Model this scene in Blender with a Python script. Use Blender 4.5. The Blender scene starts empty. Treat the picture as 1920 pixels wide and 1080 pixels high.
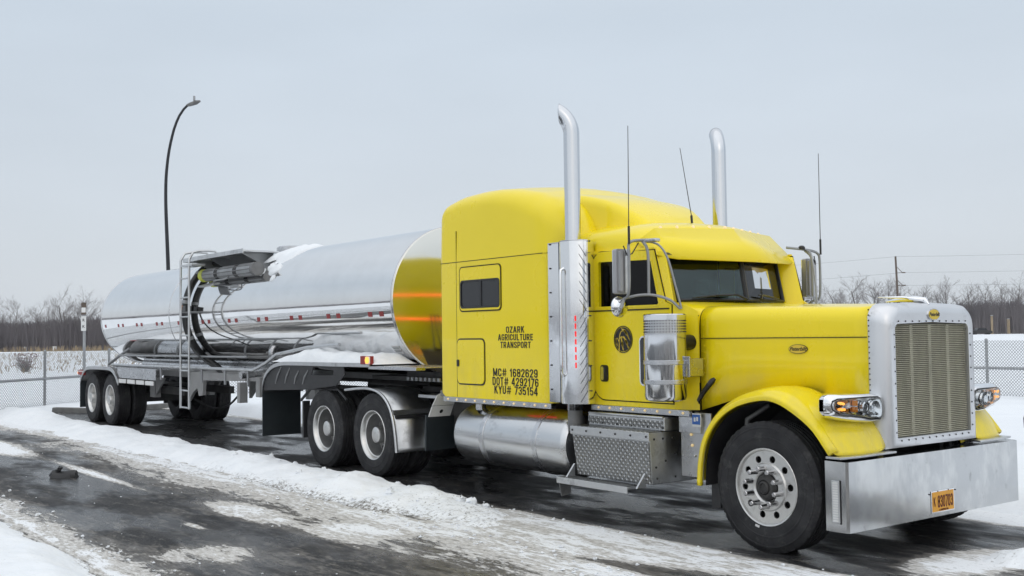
import bpy, math, random
import numpy as np
from mathutils import Vector, Matrix
PI = math.pi
random.seed(7); RNG = np.random.default_rng(7)
scene = bpy.context.scene
COL = scene.collection

# ------------------------------------------------------------------ camera, sky, sun, exposure
CAM_POS = np.array([5.6755, -7.9884, 1.75]); F_PX = 2024.4
YAW, PITCH, ROLL = (math.radians(a) for a in (52.8376, 2.4582, 0.7189))
FW = np.array([-math.sin(YAW)*math.cos(PITCH), math.cos(YAW)*math.cos(PITCH), math.sin(PITCH)])
RT = np.cross(FW, [0, 0, 1]); RT /= np.linalg.norm(RT); UP = np.cross(RT, FW)
RT2 = RT*math.cos(ROLL)-UP*math.sin(ROLL); UP2 = UP*math.cos(ROLL)+RT*math.sin(ROLL)
cd = bpy.data.cameras.new('camera'); cam = bpy.data.objects.new('camera', cd); COL.objects.link(cam)
cd.sensor_width = 36; cd.lens = F_PX/1920*36; cd.clip_end = 9000; cd.clip_start = 0.05
M = Matrix(((RT2[0], UP2[0], -FW[0], CAM_POS[0]), (RT2[1], UP2[1], -FW[1], CAM_POS[1]), (RT2[2], UP2[2], -FW[2], CAM_POS[2]), (0, 0, 0, 1)))
cam.matrix_world = M; scene.camera = cam
HF = np.array([-math.sin(YAW), math.cos(YAW), 0]); HR = np.array([math.cos(YAW), math.sin(YAW), 0])
def at(lat, depth, z=0.0):            # a point so far to the right of and so deep ahead of where the photographer stood
    p = CAM_POS+HR*lat+HF*depth; return np.array([p[0], p[1], z])

SUN_EL, SUN_AZ = math.radians(35), math.radians(-30)     # azimuth measured from +X towards +Y
w = bpy.data.worlds.new('World'); scene.world = w; w.use_nodes = True
nt = w.node_tree; nt.nodes.clear()
def N(t, kind, **kw):
    n = t.nodes.new(kind)
    for k, v in kw.items(): setattr(n, k, v)
    return n
out = N(nt, 'ShaderNodeOutputWorld'); bg1 = N(nt, 'ShaderNodeBackground'); bg2 = N(nt, 'ShaderNodeBackground'); ad = N(nt, 'ShaderNodeAddShader')
sky = N(nt, 'ShaderNodeTexSky'); sky.sky_type = 'NISHITA'; sky.sun_disc = False; sky.sun_elevation = SUN_EL; sky.sun_rotation = math.radians(90)-SUN_AZ
sky.air_density = 1.0; sky.dust_density = 4.0
nt.links.new(sky.outputs[0], bg1.inputs[0]); bg1.inputs[1].default_value = 0.012
tc = N(nt, 'ShaderNodeTexCoord'); sep = N(nt, 'ShaderNodeSeparateXYZ'); nt.links.new(tc.outputs['Generated'], sep.inputs[0])
rmp = N(nt, 'ShaderNodeValToRGB'); nt.links.new(sep.outputs[2], rmp.inputs[0])
e = rmp.color_ramp.elements
e[0].position = 0.0; e[0].color = (.630, .672, .716, 1); e[1].position = 1.0; e[1].color = (1.0, 1.03, 1.07, 1)
x = e.new(.12); x.color = (.605, .657, .716, 1)
x = e.new(.28); x.color = (.568, .638, .712, 1)
nz = N(nt, 'ShaderNodeTexNoise'); nz.inputs['Scale'].default_value = 1.6; nz.inputs['Detail'].default_value = 4; nz.inputs['Roughness'].default_value = .5
mp = N(nt, 'ShaderNodeMapping'); mp.inputs['Scale'].default_value = (1, 1, 3.5); nt.links.new(tc.outputs['Generated'], mp.inputs[0]); nt.links.new(mp.outputs[0], nz.inputs[0])
mr = N(nt, 'ShaderNodeMapRange'); mr.inputs[1].default_value = .3; mr.inputs[2].default_value = .7; mr.inputs[3].default_value = .93; mr.inputs[4].default_value = 1.06
nt.links.new(nz.outputs[0], mr.inputs[0])
vm = N(nt, 'ShaderNodeVectorMath', operation='SCALE'); nt.links.new(rmp.outputs[0], vm.inputs[0]); nt.links.new(mr.outputs[0], vm.inputs['Scale'])
nt.links.new(vm.outputs[0], bg2.inputs[0]); bg2.inputs[1].default_value = 0.97
nt.links.new(bg1.outputs[0], ad.inputs[0]); nt.links.new(bg2.outputs[0], ad.inputs[1]); nt.links.new(ad.outputs[0], out.inputs[0])
sd_ = bpy.data.lights.new('sun', 'SUN'); sd_.energy = 0.7; sd_.angle = math.radians(150); sd_.color = (1, .97, .92)
sun = bpy.data.objects.new('sun', sd_); COL.objects.link(sun); sun.location = (0, 0, 60)
sv = Vector((math.cos(SUN_EL)*math.cos(SUN_AZ), math.cos(SUN_EL)*math.sin(SUN_AZ), math.sin(SUN_EL)))
sun.rotation_euler = (-sv).to_track_quat('-Z', 'Y').to_euler()
vs = scene.view_settings; vs.view_transform = 'Standard'; vs.look = 'None'; vs.gamma = 1; vs.use_curve_mapping = False; vs.exposure = 0.08
scene.render.engine = 'CYCLES'; scene.render.resolution_x = 1024; scene.render.resolution_y = 576

# ------------------------------------------------------------------ materials
MATS = {}
def mat(name, col, rough=.5, metal=0., var=0., vscale=3., bump=0., bscale=20., col2=None, rvar=0., coat=0., emit=None, estr=0., stretch=(1, 1, 1), spec=.5, bdist=.01, detail=5):
    m = bpy.data.materials.new(name); MATS[name] = m; m.use_nodes = True; t = m.node_tree; p = t.nodes['Principled BSDF']
    p.inputs['Base Color'].default_value = (*col, 1); p.inputs['Roughness'].default_value = rough; p.inputs['Metallic'].default_value = metal
    p.inputs['Specular IOR Level'].default_value = spec; p.inputs['Coat Weight'].default_value = coat; p.inputs['Coat Roughness'].default_value = .04
    if emit: p.inputs['Emission Color'].default_value = (*emit, 1); p.inputs['Emission Strength'].default_value = estr
    if var or rvar or bump or col2:
        c = N(t, 'ShaderNodeTexCoord'); mpn = N(t, 'ShaderNodeMapping'); mpn.inputs['Scale'].default_value = stretch; t.links.new(c.outputs['Object'], mpn.inputs[0])
        n = N(t, 'ShaderNodeTexNoise'); n.inputs['Scale'].default_value = vscale; n.inputs['Detail'].default_value = detail; n.inputs['Roughness'].default_value = .6; t.links.new(mpn.outputs[0], n.inputs[0])
        if var or col2:
            r = N(t, 'ShaderNodeMapRange'); r.inputs[1].default_value = .35; r.inputs[2].default_value = .7; t.links.new(n.outputs[0], r.inputs[0])
            mx = N(t, 'ShaderNodeMix', data_type='RGBA'); mx.inputs[6].default_value = (*col, 1); c2 = col2 or tuple(a*(1-var) for a in col); mx.inputs[7].default_value = (*c2, 1)
            t.links.new(r.outputs[0], mx.inputs[0]); t.links.new(mx.outputs[2], p.inputs['Base Color'])
        if rvar:
            r = N(t, 'ShaderNodeMapRange'); r.inputs[1].default_value = .35; r.inputs[2].default_value = .7; r.inputs[3].default_value = max(.02, rough-rvar); r.inputs[4].default_value = rough+rvar
            t.links.new(n.outputs[0], r.inputs[0]); t.links.new(r.outputs[0], p.inputs['Roughness'])
        if bump:
            n2 = N(t, 'ShaderNodeTexNoise'); n2.inputs['Scale'].default_value = bscale; n2.inputs['Detail'].default_value = 3; t.links.new(mpn.outputs[0], n2.inputs[0])
            b = N(t, 'ShaderNodeBump'); b.inputs['Strength'].default_value = bump; b.inputs['Distance'].default_value = bdist; t.links.new(n2.outputs[0], b.inputs['Height']); t.links.new(b.outputs[0], p.inputs['Normal'])
    return m
m = mat('yellow', (.94, .74, .003), .30, var=.04, vscale=1.4, bump=.08, bscale=1.0, coat=.38, rvar=.05, spec=.4); t = m.node_tree; p = t.nodes['Principled BSDF']
src = p.inputs['Base Color'].links[0].from_socket; c = N(t, 'ShaderNodeTexCoord'); sp_ = N(t, 'ShaderNodeSeparateXYZ'); t.links.new(c.outputs['Object'], sp_.inputs[0])
zr = N(t, 'ShaderNodeMapRange'); zr.inputs[1].default_value = 1.75; zr.inputs[2].default_value = .75; t.links.new(sp_.outputs[2], zr.inputs[0])
nm = N(t, 'ShaderNodeMapping'); nm.inputs['Scale'].default_value = (3, 3, .7); t.links.new(c.outputs['Object'], nm.inputs[0]); nn = N(t, 'ShaderNodeTexNoise'); nn.inputs['Scale'].default_value = 2.5; nn.inputs['Detail'].default_value = 8; nn.inputs['Roughness'].default_value = .7; t.links.new(nm.outputs[0], nn.inputs[0])
nr = N(t, 'ShaderNodeMapRange'); nr.inputs[1].default_value = .38; nr.inputs[2].default_value = .72; nr.inputs[4].default_value = .38; t.links.new(nn.outputs[0], nr.inputs[0])
mu = N(t, 'ShaderNodeMath', operation='MULTIPLY'); t.links.new(zr.outputs[0], mu.inputs[0]); t.links.new(nr.outputs[0], mu.inputs[1])
mx = N(t, 'ShaderNodeMix', data_type='RGBA'); mx.inputs[7].default_value = (.36, .32, .22, 1); t.links.new(mu.outputs[0], mx.inputs[0]); t.links.new(src, mx.inputs[6]); t.links.new(mx.outputs[2], p.inputs['Base Color'])
mat('chrome', (.82, .83, .85), .12, 1, rvar=.06, vscale=4, bump=.10, bscale=2.2)
mat('stack_chrome', (.62, .64, .67), .14, 1, rvar=.04, vscale=3)
mat('tank_skin', (.82, .82, .82), .055, 1, rvar=.03, vscale=2, bump=.16, bscale=.8, bdist=.014, var=.06)
mat('tank_head', (.64, .64, .60), .13, 1, rvar=.03, vscale=2, bump=.08, bscale=1.)
mat('steel', (.60, .61, .63), .30, 1, rvar=.10, vscale=5, bump=.06, bscale=5, var=.12)
mat('bumper_steel', (.55, .56, .57), .17, 1, rvar=.04, vscale=2.6, bump=.35, bscale=1.1, var=.08, bdist=.03, detail=9)
mat('aluminium', (.62, .63, .64), .38, 1, rvar=.10, vscale=6, var=.10)
mat('shell_alu', (.70, .71, .73), .34, .85, rvar=.05, vscale=3)
mat('rim_alu', (.68, .675, .66), .34, .95, rvar=.06, vscale=3, var=.08)
mat('nut_chrome', (.55, .55, .56), .22, 1)
mat('fuel_alu', (.66, .67, .68), .24, 1, rvar=.06, vscale=2.5, stretch=(.25, 1.5, 1.5), var=.10)
mat('mirror_grey', (.40, .40, .41), .38, .5)
mat('clean_chrome', (.64, .65, .67), .09, 1, rvar=.04, vscale=3)
mat('pale_reflector', (.78, .79, .80), .30, .6)
mat('galv', (.36, .37, .38), .5, .6, var=.2, vscale=4)
mat('greypaint', (.34, .34, .34), .5, var=.22, vscale=3)
mat('dirtygrey', (.20, .20, .20), .55, .3, var=.4, vscale=4)
mat('black', (.012, .012, .014), .5, var=.2, vscale=5, col2=(.03, .03, .032))
mat('flap', (.010, .016, .020), .55, col2=(.022, .028, .032), vscale=3)
mat('rubber', (.016, .016, .018), .68, spec=.3, col2=(.036, .036, .038), vscale=6, bump=.12, bscale=90, bdist=.003)
mat('blackplastic', (.01, .01, .011), .3)
mat('chassis', (.016, .016, .018), .6, col2=(.05, .048, .045), vscale=4)
mat('letters', (.012, .012, .012), .4)
mat('seam', (.05, .038, .002), .7)
mat('screen', (.62, .60, .49), .45, .35, var=.28, vscale=4, stretch=(1, 1.5, .3))
mat('screen_back', (.17, .165, .13), .7)
mat('amber', (.75, .26, .02), .25)
mat('amber_lit', (.9, .4, .05), .3, emit=(1, .42, .07), estr=1.3)
mat('warm_lit', (.9, .7, .4), .3, emit=(1, .74, .36), estr=.25)
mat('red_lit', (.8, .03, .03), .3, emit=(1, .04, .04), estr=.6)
mat('orange_strip', (.9, .2, .04), .4, emit=(1, .17, .03), estr=1.5)
mat('tape_red', (.30, .03, .03), .5, var=.2)
mat('tape_white', (.72, .72, .72), .5, var=.12)
mat('plate', (.82, .40, .05), .5, var=.15, vscale=10)
mat('darkred', (.10, .012, .01), .5)
mat('badge', (.72, .52, .05), .35)
mat('white', (.75, .75, .74), .45, var=.12, vscale=5)
mat('blue', (.03, .12, .42), .4)
mat('yellowgreen', (.62, .66, .06), .5)
mat('cream', (.52, .47, .36), .7, var=.2)
mat('teal', (.16, .34, .34), .5)
mat('interior', (.03, .03, .032), .8)
mat('seat', (.07, .065, .06), .9)
mat('wood_post', (.13, .10, .08), .8, var=.3)
mat('concrete', (.17, .17, .165), .85, var=.3, vscale=6, bump=.4, bscale=30)
mat('bark', (.115, .098, .088), .9, col2=(.20, .18, .165), vscale=.6)
mat('twig', (.19, .17, .168), .9, col2=(.40, .39, .39), vscale=.10)
mat('brush', (.095, .088, .095), 1, col2=(.17, .152, .155), vscale=.05)
mat('straw', (.36, .28, .18), .9, col2=(.22, .17, .11), vscale=.4)
mat('darkpole', (.008, .010, .014), .5)
def lens_glass(name, tint, refl=1.0, ior=1.5):
    m = bpy.data.materials.new(name); MATS[name] = m; m.use_nodes = True; t = m.node_tree; t.nodes.clear()
    o = N(t, 'ShaderNodeOutputMaterial'); mx = N(t, 'ShaderNodeMixShader'); tr = N(t, 'ShaderNodeBsdfTransparent'); gl = N(t, 'ShaderNodeBsdfGlossy'); fr = N(t, 'ShaderNodeFresnel')
    tr.inputs[0].default_value = (*tint, 1); gl.inputs['Roughness'].default_value = .02; fr.inputs[0].default_value = ior
    t.links.new(fr.outputs[0], mx.inputs[0]); t.links.new(tr.outputs[0], mx.inputs[1]); t.links.new(gl.outputs[0], mx.inputs[2]); t.links.new(mx.outputs[0], o.inputs[0])
lens_glass('glass', (.52, .66, .66), ior=1.55)
lens_glass('glass_side', (.10, .11, .12), ior=1.35)
lens_glass('lens', (.90, .92, .93), ior=1.5)
mat('darkglass', (.022, .024, .028), .06, spec=.5)
def scuffs(name, col, scale, lo, hi, stretch=(1, 1, 1), amt=.6, rough=None):
    t = MATS[name].node_tree; p = t.nodes['Principled BSDF']; lk = p.inputs['Base Color'].links; c = N(t, 'ShaderNodeTexCoord'); mpn = N(t, 'ShaderNodeMapping'); mpn.inputs['Scale'].default_value = stretch; t.links.new(c.outputs['Object'], mpn.inputs[0])
    n = N(t, 'ShaderNodeTexNoise'); n.inputs['Scale'].default_value = scale; n.inputs['Detail'].default_value = 9; n.inputs['Roughness'].default_value = .72; t.links.new(mpn.outputs[0], n.inputs[0])
    q = N(t, 'ShaderNodeMapRange'); q.inputs[1].default_value = lo; q.inputs[2].default_value = hi; q.inputs[4].default_value = amt; t.links.new(n.outputs[0], q.inputs[0])
    mx = N(t, 'ShaderNodeMix', data_type='RGBA'); mx.inputs[7].default_value = (*col, 1); t.links.new(q.outputs[0], mx.inputs[0])
    if lk: t.links.new(lk[0].from_socket, mx.inputs[6])
    else: mx.inputs[6].default_value = p.inputs['Base Color'].default_value
    t.links.new(mx.outputs[2], p.inputs['Base Color'])
scuffs('bumper_steel', (.13, .13, .13), 6.5, .60, .70, (1, 1, .7)); scuffs('bumper_steel', (.80, .80, .78), 1.4, .52, .60, (1, 1, .5), .45)
scuffs('rubber', (.11, .108, .105), 5, .54, .70, (1, 1, 1), .55); scuffs('aluminium', (.12, .115, .105), 4, .55, .72, (1, 1, 1), .6); scuffs('steel', (.14, .135, .125), 3, .55, .72, (1, 1, 1), .5)
scuffs('fuel_alu', (.20, .195, .185), 3.5, .56, .72, (.6, 1, 1), .5); scuffs('rim_alu', (.20, .19, .175), 7, .55, .70, (1, 1, 1), .55); scuffs('shell_alu', (.35, .35, .34), 4, .56, .72, (1, 1, 1), .5)
# diamond tread plate
m = mat('tread', (.55, .56, .57), .34, .95, rvar=.08, vscale=6, var=.1); t = m.node_tree; p = t.nodes['Principled BSDF']
c = N(t, 'ShaderNodeTexCoord'); v1 = N(t, 'ShaderNodeMapping'); v1.inputs['Rotation'].default_value = (0, math.radians(45), 0); v1.inputs['Scale'].default_value = (1, .01, 1)
ck = N(t, 'ShaderNodeTexVoronoi'); ck.inputs['Scale'].default_value = 24; ck.inputs['Randomness'].default_value = 0.0; t.links.new(c.outputs['Object'], v1.inputs[0]); t.links.new(v1.outputs[0], ck.inputs[0])
rm = N(t, 'ShaderNodeMapRange'); rm.inputs[1].default_value = .28; rm.inputs[2].default_value = .46; rm.inputs[3].default_value = 1; rm.inputs[4].default_value = 0; t.links.new(ck.outputs[0], rm.inputs[0])
src = p.inputs['Base Color'].links[0].from_socket; mx = N(t, 'ShaderNodeMix', data_type='RGBA'); mx.inputs[6].default_value = (.27, .27, .265, 1); t.links.new(src, mx.inputs[7]); t.links.new(rm.outputs[0], mx.inputs[0]); t.links.new(mx.outputs[2], p.inputs['Base Color'])
b = N(t, 'ShaderNodeBump'); b.inputs['Strength'].default_value = .8; b.inputs['Distance'].default_value = .01; t.links.new(rm.outputs[0], b.inputs['Height']); t.links.new(b.outputs[0], p.inputs['Normal'])
# snow
def snow_mat(name, c1, c2, dirt=None, bscale=14, vscale=2.5):
    m = mat(name, c1, .75, col2=c2, vscale=vscale, bump=.35, bscale=bscale, bdist=.03, spec=.25)
    if dirt:
        t = m.node_tree; p = t.nodes['Principled BSDF']; src = p.inputs['Base Color'].links[0].from_socket
        c = N(t, 'ShaderNodeTexCoord'); n = N(t, 'ShaderNodeTexNoise'); n.inputs['Scale'].default_value = 26; n.inputs['Detail'].default_value = 6; n.inputs['Roughness'].default_value = .75; t.links.new(c.outputs['Object'], n.inputs[0])
        a = N(t, 'ShaderNodeAttribute'); a.attribute_name = 'dirt'; ma = N(t, 'ShaderNodeMath', operation='MULTIPLY_ADD'); ma.inputs[1].default_value = .42; t.links.new(a.outputs['Fac'], ma.inputs[0]); t.links.new(n.outputs[0], ma.inputs[2])
        r = N(t, 'ShaderNodeMapRange'); r.inputs[1].default_value = .66; r.inputs[2].default_value = .82; t.links.new(ma.outputs[0], r.inputs[0])
        mx = N(t, 'ShaderNodeMix', data_type='RGBA'); mx.inputs[7].default_value = (*dirt, 1); t.links.new(src, mx.inputs[6]); t.links.new(r.outputs[0], mx.inputs[0]); t.links.new(mx.outputs[2], p.inputs['Base Color'])
    return m
snow_mat('snow', (.84, .87, .90), (.79, .82, .86), vscale=.8)
snow_mat('banksnow', (.85, .87, .89), (.78, .81, .84), dirt=(.17, .155, .135))
# asphalt under patchy ice and packed snow; the point attribute "cover" says how much of it lies where
m = bpy.data.materials.new('lot'); MATS['lot'] = m; m.use_nodes = True; t = m.node_tree; p = t.nodes['Principled BSDF']
c = N(t, 'ShaderNodeTexCoord'); a = N(t, 'ShaderNodeAttribute'); a.attribute_name = 'cover'
def noise(scale, stretch, detail=6, rough=.6, dist=0.):
    mpn = N(t, 'ShaderNodeMapping'); mpn.inputs['Scale'].default_value = stretch; t.links.new(c.outputs['Object'], mpn.inputs[0])
    n = N(t, 'ShaderNodeTexNoise'); n.inputs['Scale'].default_value = scale; n.inputs['Detail'].default_value = detail; n.inputs['Roughness'].default_value = rough; n.inputs['Distortion'].default_value = dist; t.links.new(mpn.outputs[0], n.inputs[0]); return n.outputs[0]
def math_(op, a_, b_=None, c_=None):
    n = N(t, 'ShaderNodeMath', operation=op)
    for i, v in enumerate((a_, b_, c_)):
        if v is None: continue
        if isinstance(v, (int, float)): n.inputs[i].default_value = v
        else: t.links.new(v, n.inputs[i])
    return n.outputs[0]
def mrange(v, a0, a1, b0=0., b1=1., smooth=False):
    n = N(t, 'ShaderNodeMapRange'); n.interpolation_type = 'SMOOTHSTEP' if smooth else 'LINEAR'
    t.links.new(v, n.inputs[0])
    for i, q in enumerate((a0, a1, b0, b1)): n.inputs[i+1].default_value = q
    return n.outputs[0]
def mixc(f, A, B):
    n = N(t, 'ShaderNodeMix', data_type='RGBA'); t.links.new(f, n.inputs[0])
    for i, q in ((6, A), (7, B)):
        if isinstance(q, tuple): n.inputs[i].default_value = (*q, 1)
        else: t.links.new(q, n.inputs[i])
    return n.outputs[2]
n_str = noise(3.0, (.36, 1.35, 1), 11, .74, .9); n_big = noise(.8, (.45, 1.2, 1), 5, .55, .6); n_fine = noise(20, (.45, 1.3, 1), 8, .78); n_mid = noise(7.5, (.45, 1.3, 1), 10, .75, .5)
sumn = math_('ADD', math_('MULTIPLY', n_str, .40), math_('ADD', math_('MULTIPLY', n_big, .18), math_('ADD', math_('MULTIPLY', n_fine, .18), math_('MULTIPLY', n_mid, .24))))
cov = math_('ADD', sumn, math_('MULTIPLY_ADD', a.outputs['Fac'], .55, -.275))
thin = mrange(cov, .455, .52); thick = mrange(cov, .545, .572); white = mrange(cov, .635, .675)
asph = mixc(mrange(noise(3.0, (.35, 1.3, 1), 8, .7), .42, .62), (.012, .013, .0155), (.046, .045, .045))
asph = mixc(mrange(noise(55, (.8, 1.2, 1), 3, .8), .50, .72), asph, (.10, .098, .095))
asph = mixc(mrange(n_mid, .54, .60), asph, (.10, .095, .088))
slush = mixc(mrange(n_fine, .35, .65), (.075, .071, .066), (.25, .235, .215))
asph = mixc(math_('MULTIPLY', thin, .72), asph, slush)
ice = mixc(mrange(n_fine, .38, .62), (.34, .32, .29), (.72, .715, .70))
colr = mixc(thick, asph, ice); colr = mixc(white, colr, (.82, .84, .86))
speck = math_('MULTIPLY', mrange(noise(30, (.6, 1.3, 1), 5, .8), .58, .66), thick); colr = mixc(math_('MULTIPLY', speck, .8), colr, (.06, .056, .05))
t.links.new(colr, p.inputs['Base Color'])
t.links.new(math_('MAXIMUM', mrange(noise(1.1, (.5, 1.2, 1), 4), .44, .58, .16, .68), math_('MULTIPLY', thick, .8)), p.inputs['Roughness']); p.inputs['Specular IOR Level'].default_value = .22
hgt = math_('ADD', math_('MULTIPLY', thick, 1.0), math_('MULTIPLY', n_fine, .35))
b = N(t, 'ShaderNodeBump'); b.inputs['Strength'].default_value = .6; b.inputs['Distance'].default_value = .02; t.links.new(hgt, b.inputs['Height']); t.links.new(b.outputs[0], p.inputs['Normal'])

# ------------------------------------------------------------------ helpers
def tag(o, label=None, cat=None, group=None, kind=None):
    for k, v in (('label', label), ('category', cat), ('group', group), ('kind', kind)):
        if v: o[k] = v
    return o
def empty(name, loc, label, cat, group=None):
    o = bpy.data.objects.new(name, None); COL.objects.link(o); o.location = loc; o.empty_display_size = .2
    return tag(o, label, cat, group)
def curve_mesh(cu):
    ob = bpy.data.objects.new('tmp', cu); me = bpy.data.meshes.new_from_object(ob)
    V = [tuple(v.co) for v in me.vertices]; Fc = [tuple(p_.vertices) for p_ in me.polygons]
    bpy.data.objects.remove(ob); bpy.data.curves.remove(cu); bpy.data.meshes.remove(me); return V, Fc
def plate2d(outer, holes=(), thick=.02):
    cu = bpy.data.curves.new('t', 'CURVE'); cu.dimensions = '2D'; cu.fill_mode = 'BOTH'; cu.extrude = thick/2
    for loop in [outer]+list(holes):
        s = cu.splines.new('POLY'); s.points.add(len(loop)-1); s.use_cyclic_u = True
        for q, pt in zip(s.points, loop): q.co = (pt[0], pt[1], 0, 1)
    return curve_mesh(cu)
def text2d(body, size, bold=0., thick=.002, sx=1., shear=0.):
    cu = bpy.data.curves.new('t', 'FONT'); cu.body = body; cu.size = size; cu.align_x = 'CENTER'; cu.align_y = 'CENTER'; cu.extrude = thick/2; cu.offset = bold; cu.shear = shear; cu.resolution_u = 4
    V, Fc = curve_mesh(cu); return [(a*sx, b_, c_) for a, b_, c_ in V], Fc
def circ(cx, cy, r, n=24, ry=None):
    return [(cx+r*math.cos(2*PI*i/n), cy+(ry or r)*math.sin(2*PI*i/n)) for i in range(n)]
def rrect(x0, y0, x1, y1, r, n=5):
    P_ = []
    for cx, cy, a0 in ((x1-r, y1-r, 0), (x0+r, y1-r, 90), (x0+r, y0+r, 180), (x1-r, y0+r, 270)):
        for i in range(n+1):
            an = math.radians(a0+90*i/n); P_.append((cx+r*math.cos(an), cy+r*math.sin(an)))
    return P_
SIDE = lambda y: (lambda u, v, w_: (u, y-w_, v))          # drawing (u,v) stands upright along the truck's side at y, facing -Y
FRONT = lambda x: (lambda u, v, w_: (x+w_, u, v))         # upright, facing +X
TOP = lambda z: (lambda u, v, w_: (u, v, z+w_))
class MB:
    def __init__(s): s.v = []; s.f = []
    def add(s, V, Fc, fn=None):
        o = len(s.v); s.v += [tuple(fn(*q)) for q in V] if fn else [tuple(q) for q in V]; s.f += [tuple(i+o for i in q) for q in Fc]; return s
    def box(s, x0, x1, y0, y1, z0, z1):
        return s.add([(x0, y0, z0), (x1, y0, z0), (x1, y1, z0), (x0, y1, z0), (x0, y0, z1), (x1, y0, z1), (x1, y1, z1), (x0, y1, z1)], [(0, 3, 2, 1), (4, 5, 6, 7), (0, 1, 5, 4), (1, 2, 6, 5), (2, 3, 7, 6), (3, 0, 4, 7)])
    def loft(s, rings, closed=True, cap=True):
        n = len(rings[0]); V = [q for r in rings for q in r]; Fc = []
        for k in range(len(rings)-1):
            for i in range(n if closed else n-1):
                j = (i+1) % n; Fc.append((k*n+i, k*n+j, (k+1)*n+j, (k+1)*n+i))
        if cap and closed: Fc += [tuple(range(n))[::-1], tuple((len(rings)-1)*n+i for i in range(n))]
        return s.add(V, Fc)
    def tube(s, pts, r, n=8, cap=True):
        P_ = [np.array(q, float) for q in pts]; rings = []; rr = r if isinstance(r, (list, tuple)) else [r]*len(P_)
        d = P_[1]-P_[0]; d /= np.linalg.norm(d); up = np.array([0, 0, 1.]) if abs(d[2]) < .9 else np.array([1., 0, 0])
        x_ = np.cross(up, d); x_ /= np.linalg.norm(x_)
        for i, q in enumerate(P_):
            d = P_[min(i+1, len(P_)-1)]-P_[max(i-1, 0)]; d /= np.linalg.norm(d)
            x_ = x_-d*(x_@d); x_ /= np.linalg.norm(x_); y_ = np.cross(d, x_)
            rings.append([tuple(q+rr[i]*(x_*math.cos(2*PI*k/n)+y_*math.sin(2*PI*k/n))) for k in range(n)])
        return s.loft(rings, True, cap)
    def cyl(s, a, b_, r, n=16, r2=None): return s.tube([a, b_], [r, r if r2 is None else r2], n)
    def lathe(s, prof, n=32, axis='y', c=(0, 0, 0), closed=False):   # prof: (radius, position along axis)
        rings = []
        for r, h in prof:
            ring = []
            for k in range(n):
                a_ = 2*PI*k/n; u, v = r*math.cos(a_), r*math.sin(a_)
                ring.append({'y': (c[0]+u, c[1]+h, c[2]+v), 'x': (c[0]+h, c[1]+u, c[2]+v), 'z': (c[0]+u, c[1]+v, c[2]+h)}[axis])
            rings.append(ring)
        if closed: rings.append(rings[0])
        return s.loft(rings, True, False)
    def plate(s, outer, fn, holes=(), thick=.02): return s.add(*plate2d(outer, holes, thick), fn)
    def text(s, body, size, fn, **k): return s.add(*text2d(body, size, **k), fn)
    def sphere(s, c, r, n=8, m=5, sz=1.): return s.lathe([(max(1e-4, r*math.sin(PI*i/m)), -r*sz*math.cos(PI*i/m)) for i in range(m+1)], n, 'z', c)
    def flip(s): s.v = [(x_, -y_, z_) for x_, y_, z_ in s.v]; s.f = [q[::-1] for q in s.f]; return s
    def shift(s, d): s.v = [(x_+d[0], y_+d[1], z_+d[2]) for x_, y_, z_ in s.v]; return s
    def build(s, name, mt, parent=None, off=None, ang=35, bevel=0., label=None, kind=None, loc=None, seg=2, sub=0):
        o_ = np.array(off if off is not None else (getattr(parent, 'location', (0, 0, 0)) if parent and parent.type == 'EMPTY' else (parent.get('_o', (0, 0, 0)) if parent else (0, 0, 0))))
        me = bpy.data.meshes.new(name); me.from_pydata([(q[0]-o_[0], q[1]-o_[1], q[2]-o_[2]) for q in s.v], [], s.f); me.materials.append(MATS[mt])
        import bmesh
        bm = bmesh.new(); bm.from_mesh(me); bmesh.ops.recalc_face_normals(bm, faces=bm.faces); bm.to_mesh(me); bm.free()
        me.polygons.foreach_set('use_smooth', [True]*len(me.polygons)); me.set_sharp_from_angle(angle=math.radians(ang))
        ob = bpy.data.objects.new(name, me); COL.objects.link(ob); ob['_o'] = [float(q) for q in o_]
        if parent: ob.parent = parent
        if loc is not None: ob.location = loc
        if bevel:
            b_ = ob.modifiers.new('bevel', 'BEVEL'); b_.width = bevel; b_.segments = seg; b_.limit_method = 'ANGLE'; b_.angle_limit = math.radians(40); b_.harden_normals = True
        if sub: q = ob.modifiers.new('sub', 'SUBSURF'); q.levels = sub; q.render_levels = sub
        return tag(ob, label=label, kind=kind)
def copy_tree(o, parent=None):
    c_ = o.copy(); COL.objects.link(c_)
    if parent: c_.parent = parent
    for ch in list(o.children): copy_tree(ch, c_)
    return c_
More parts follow.
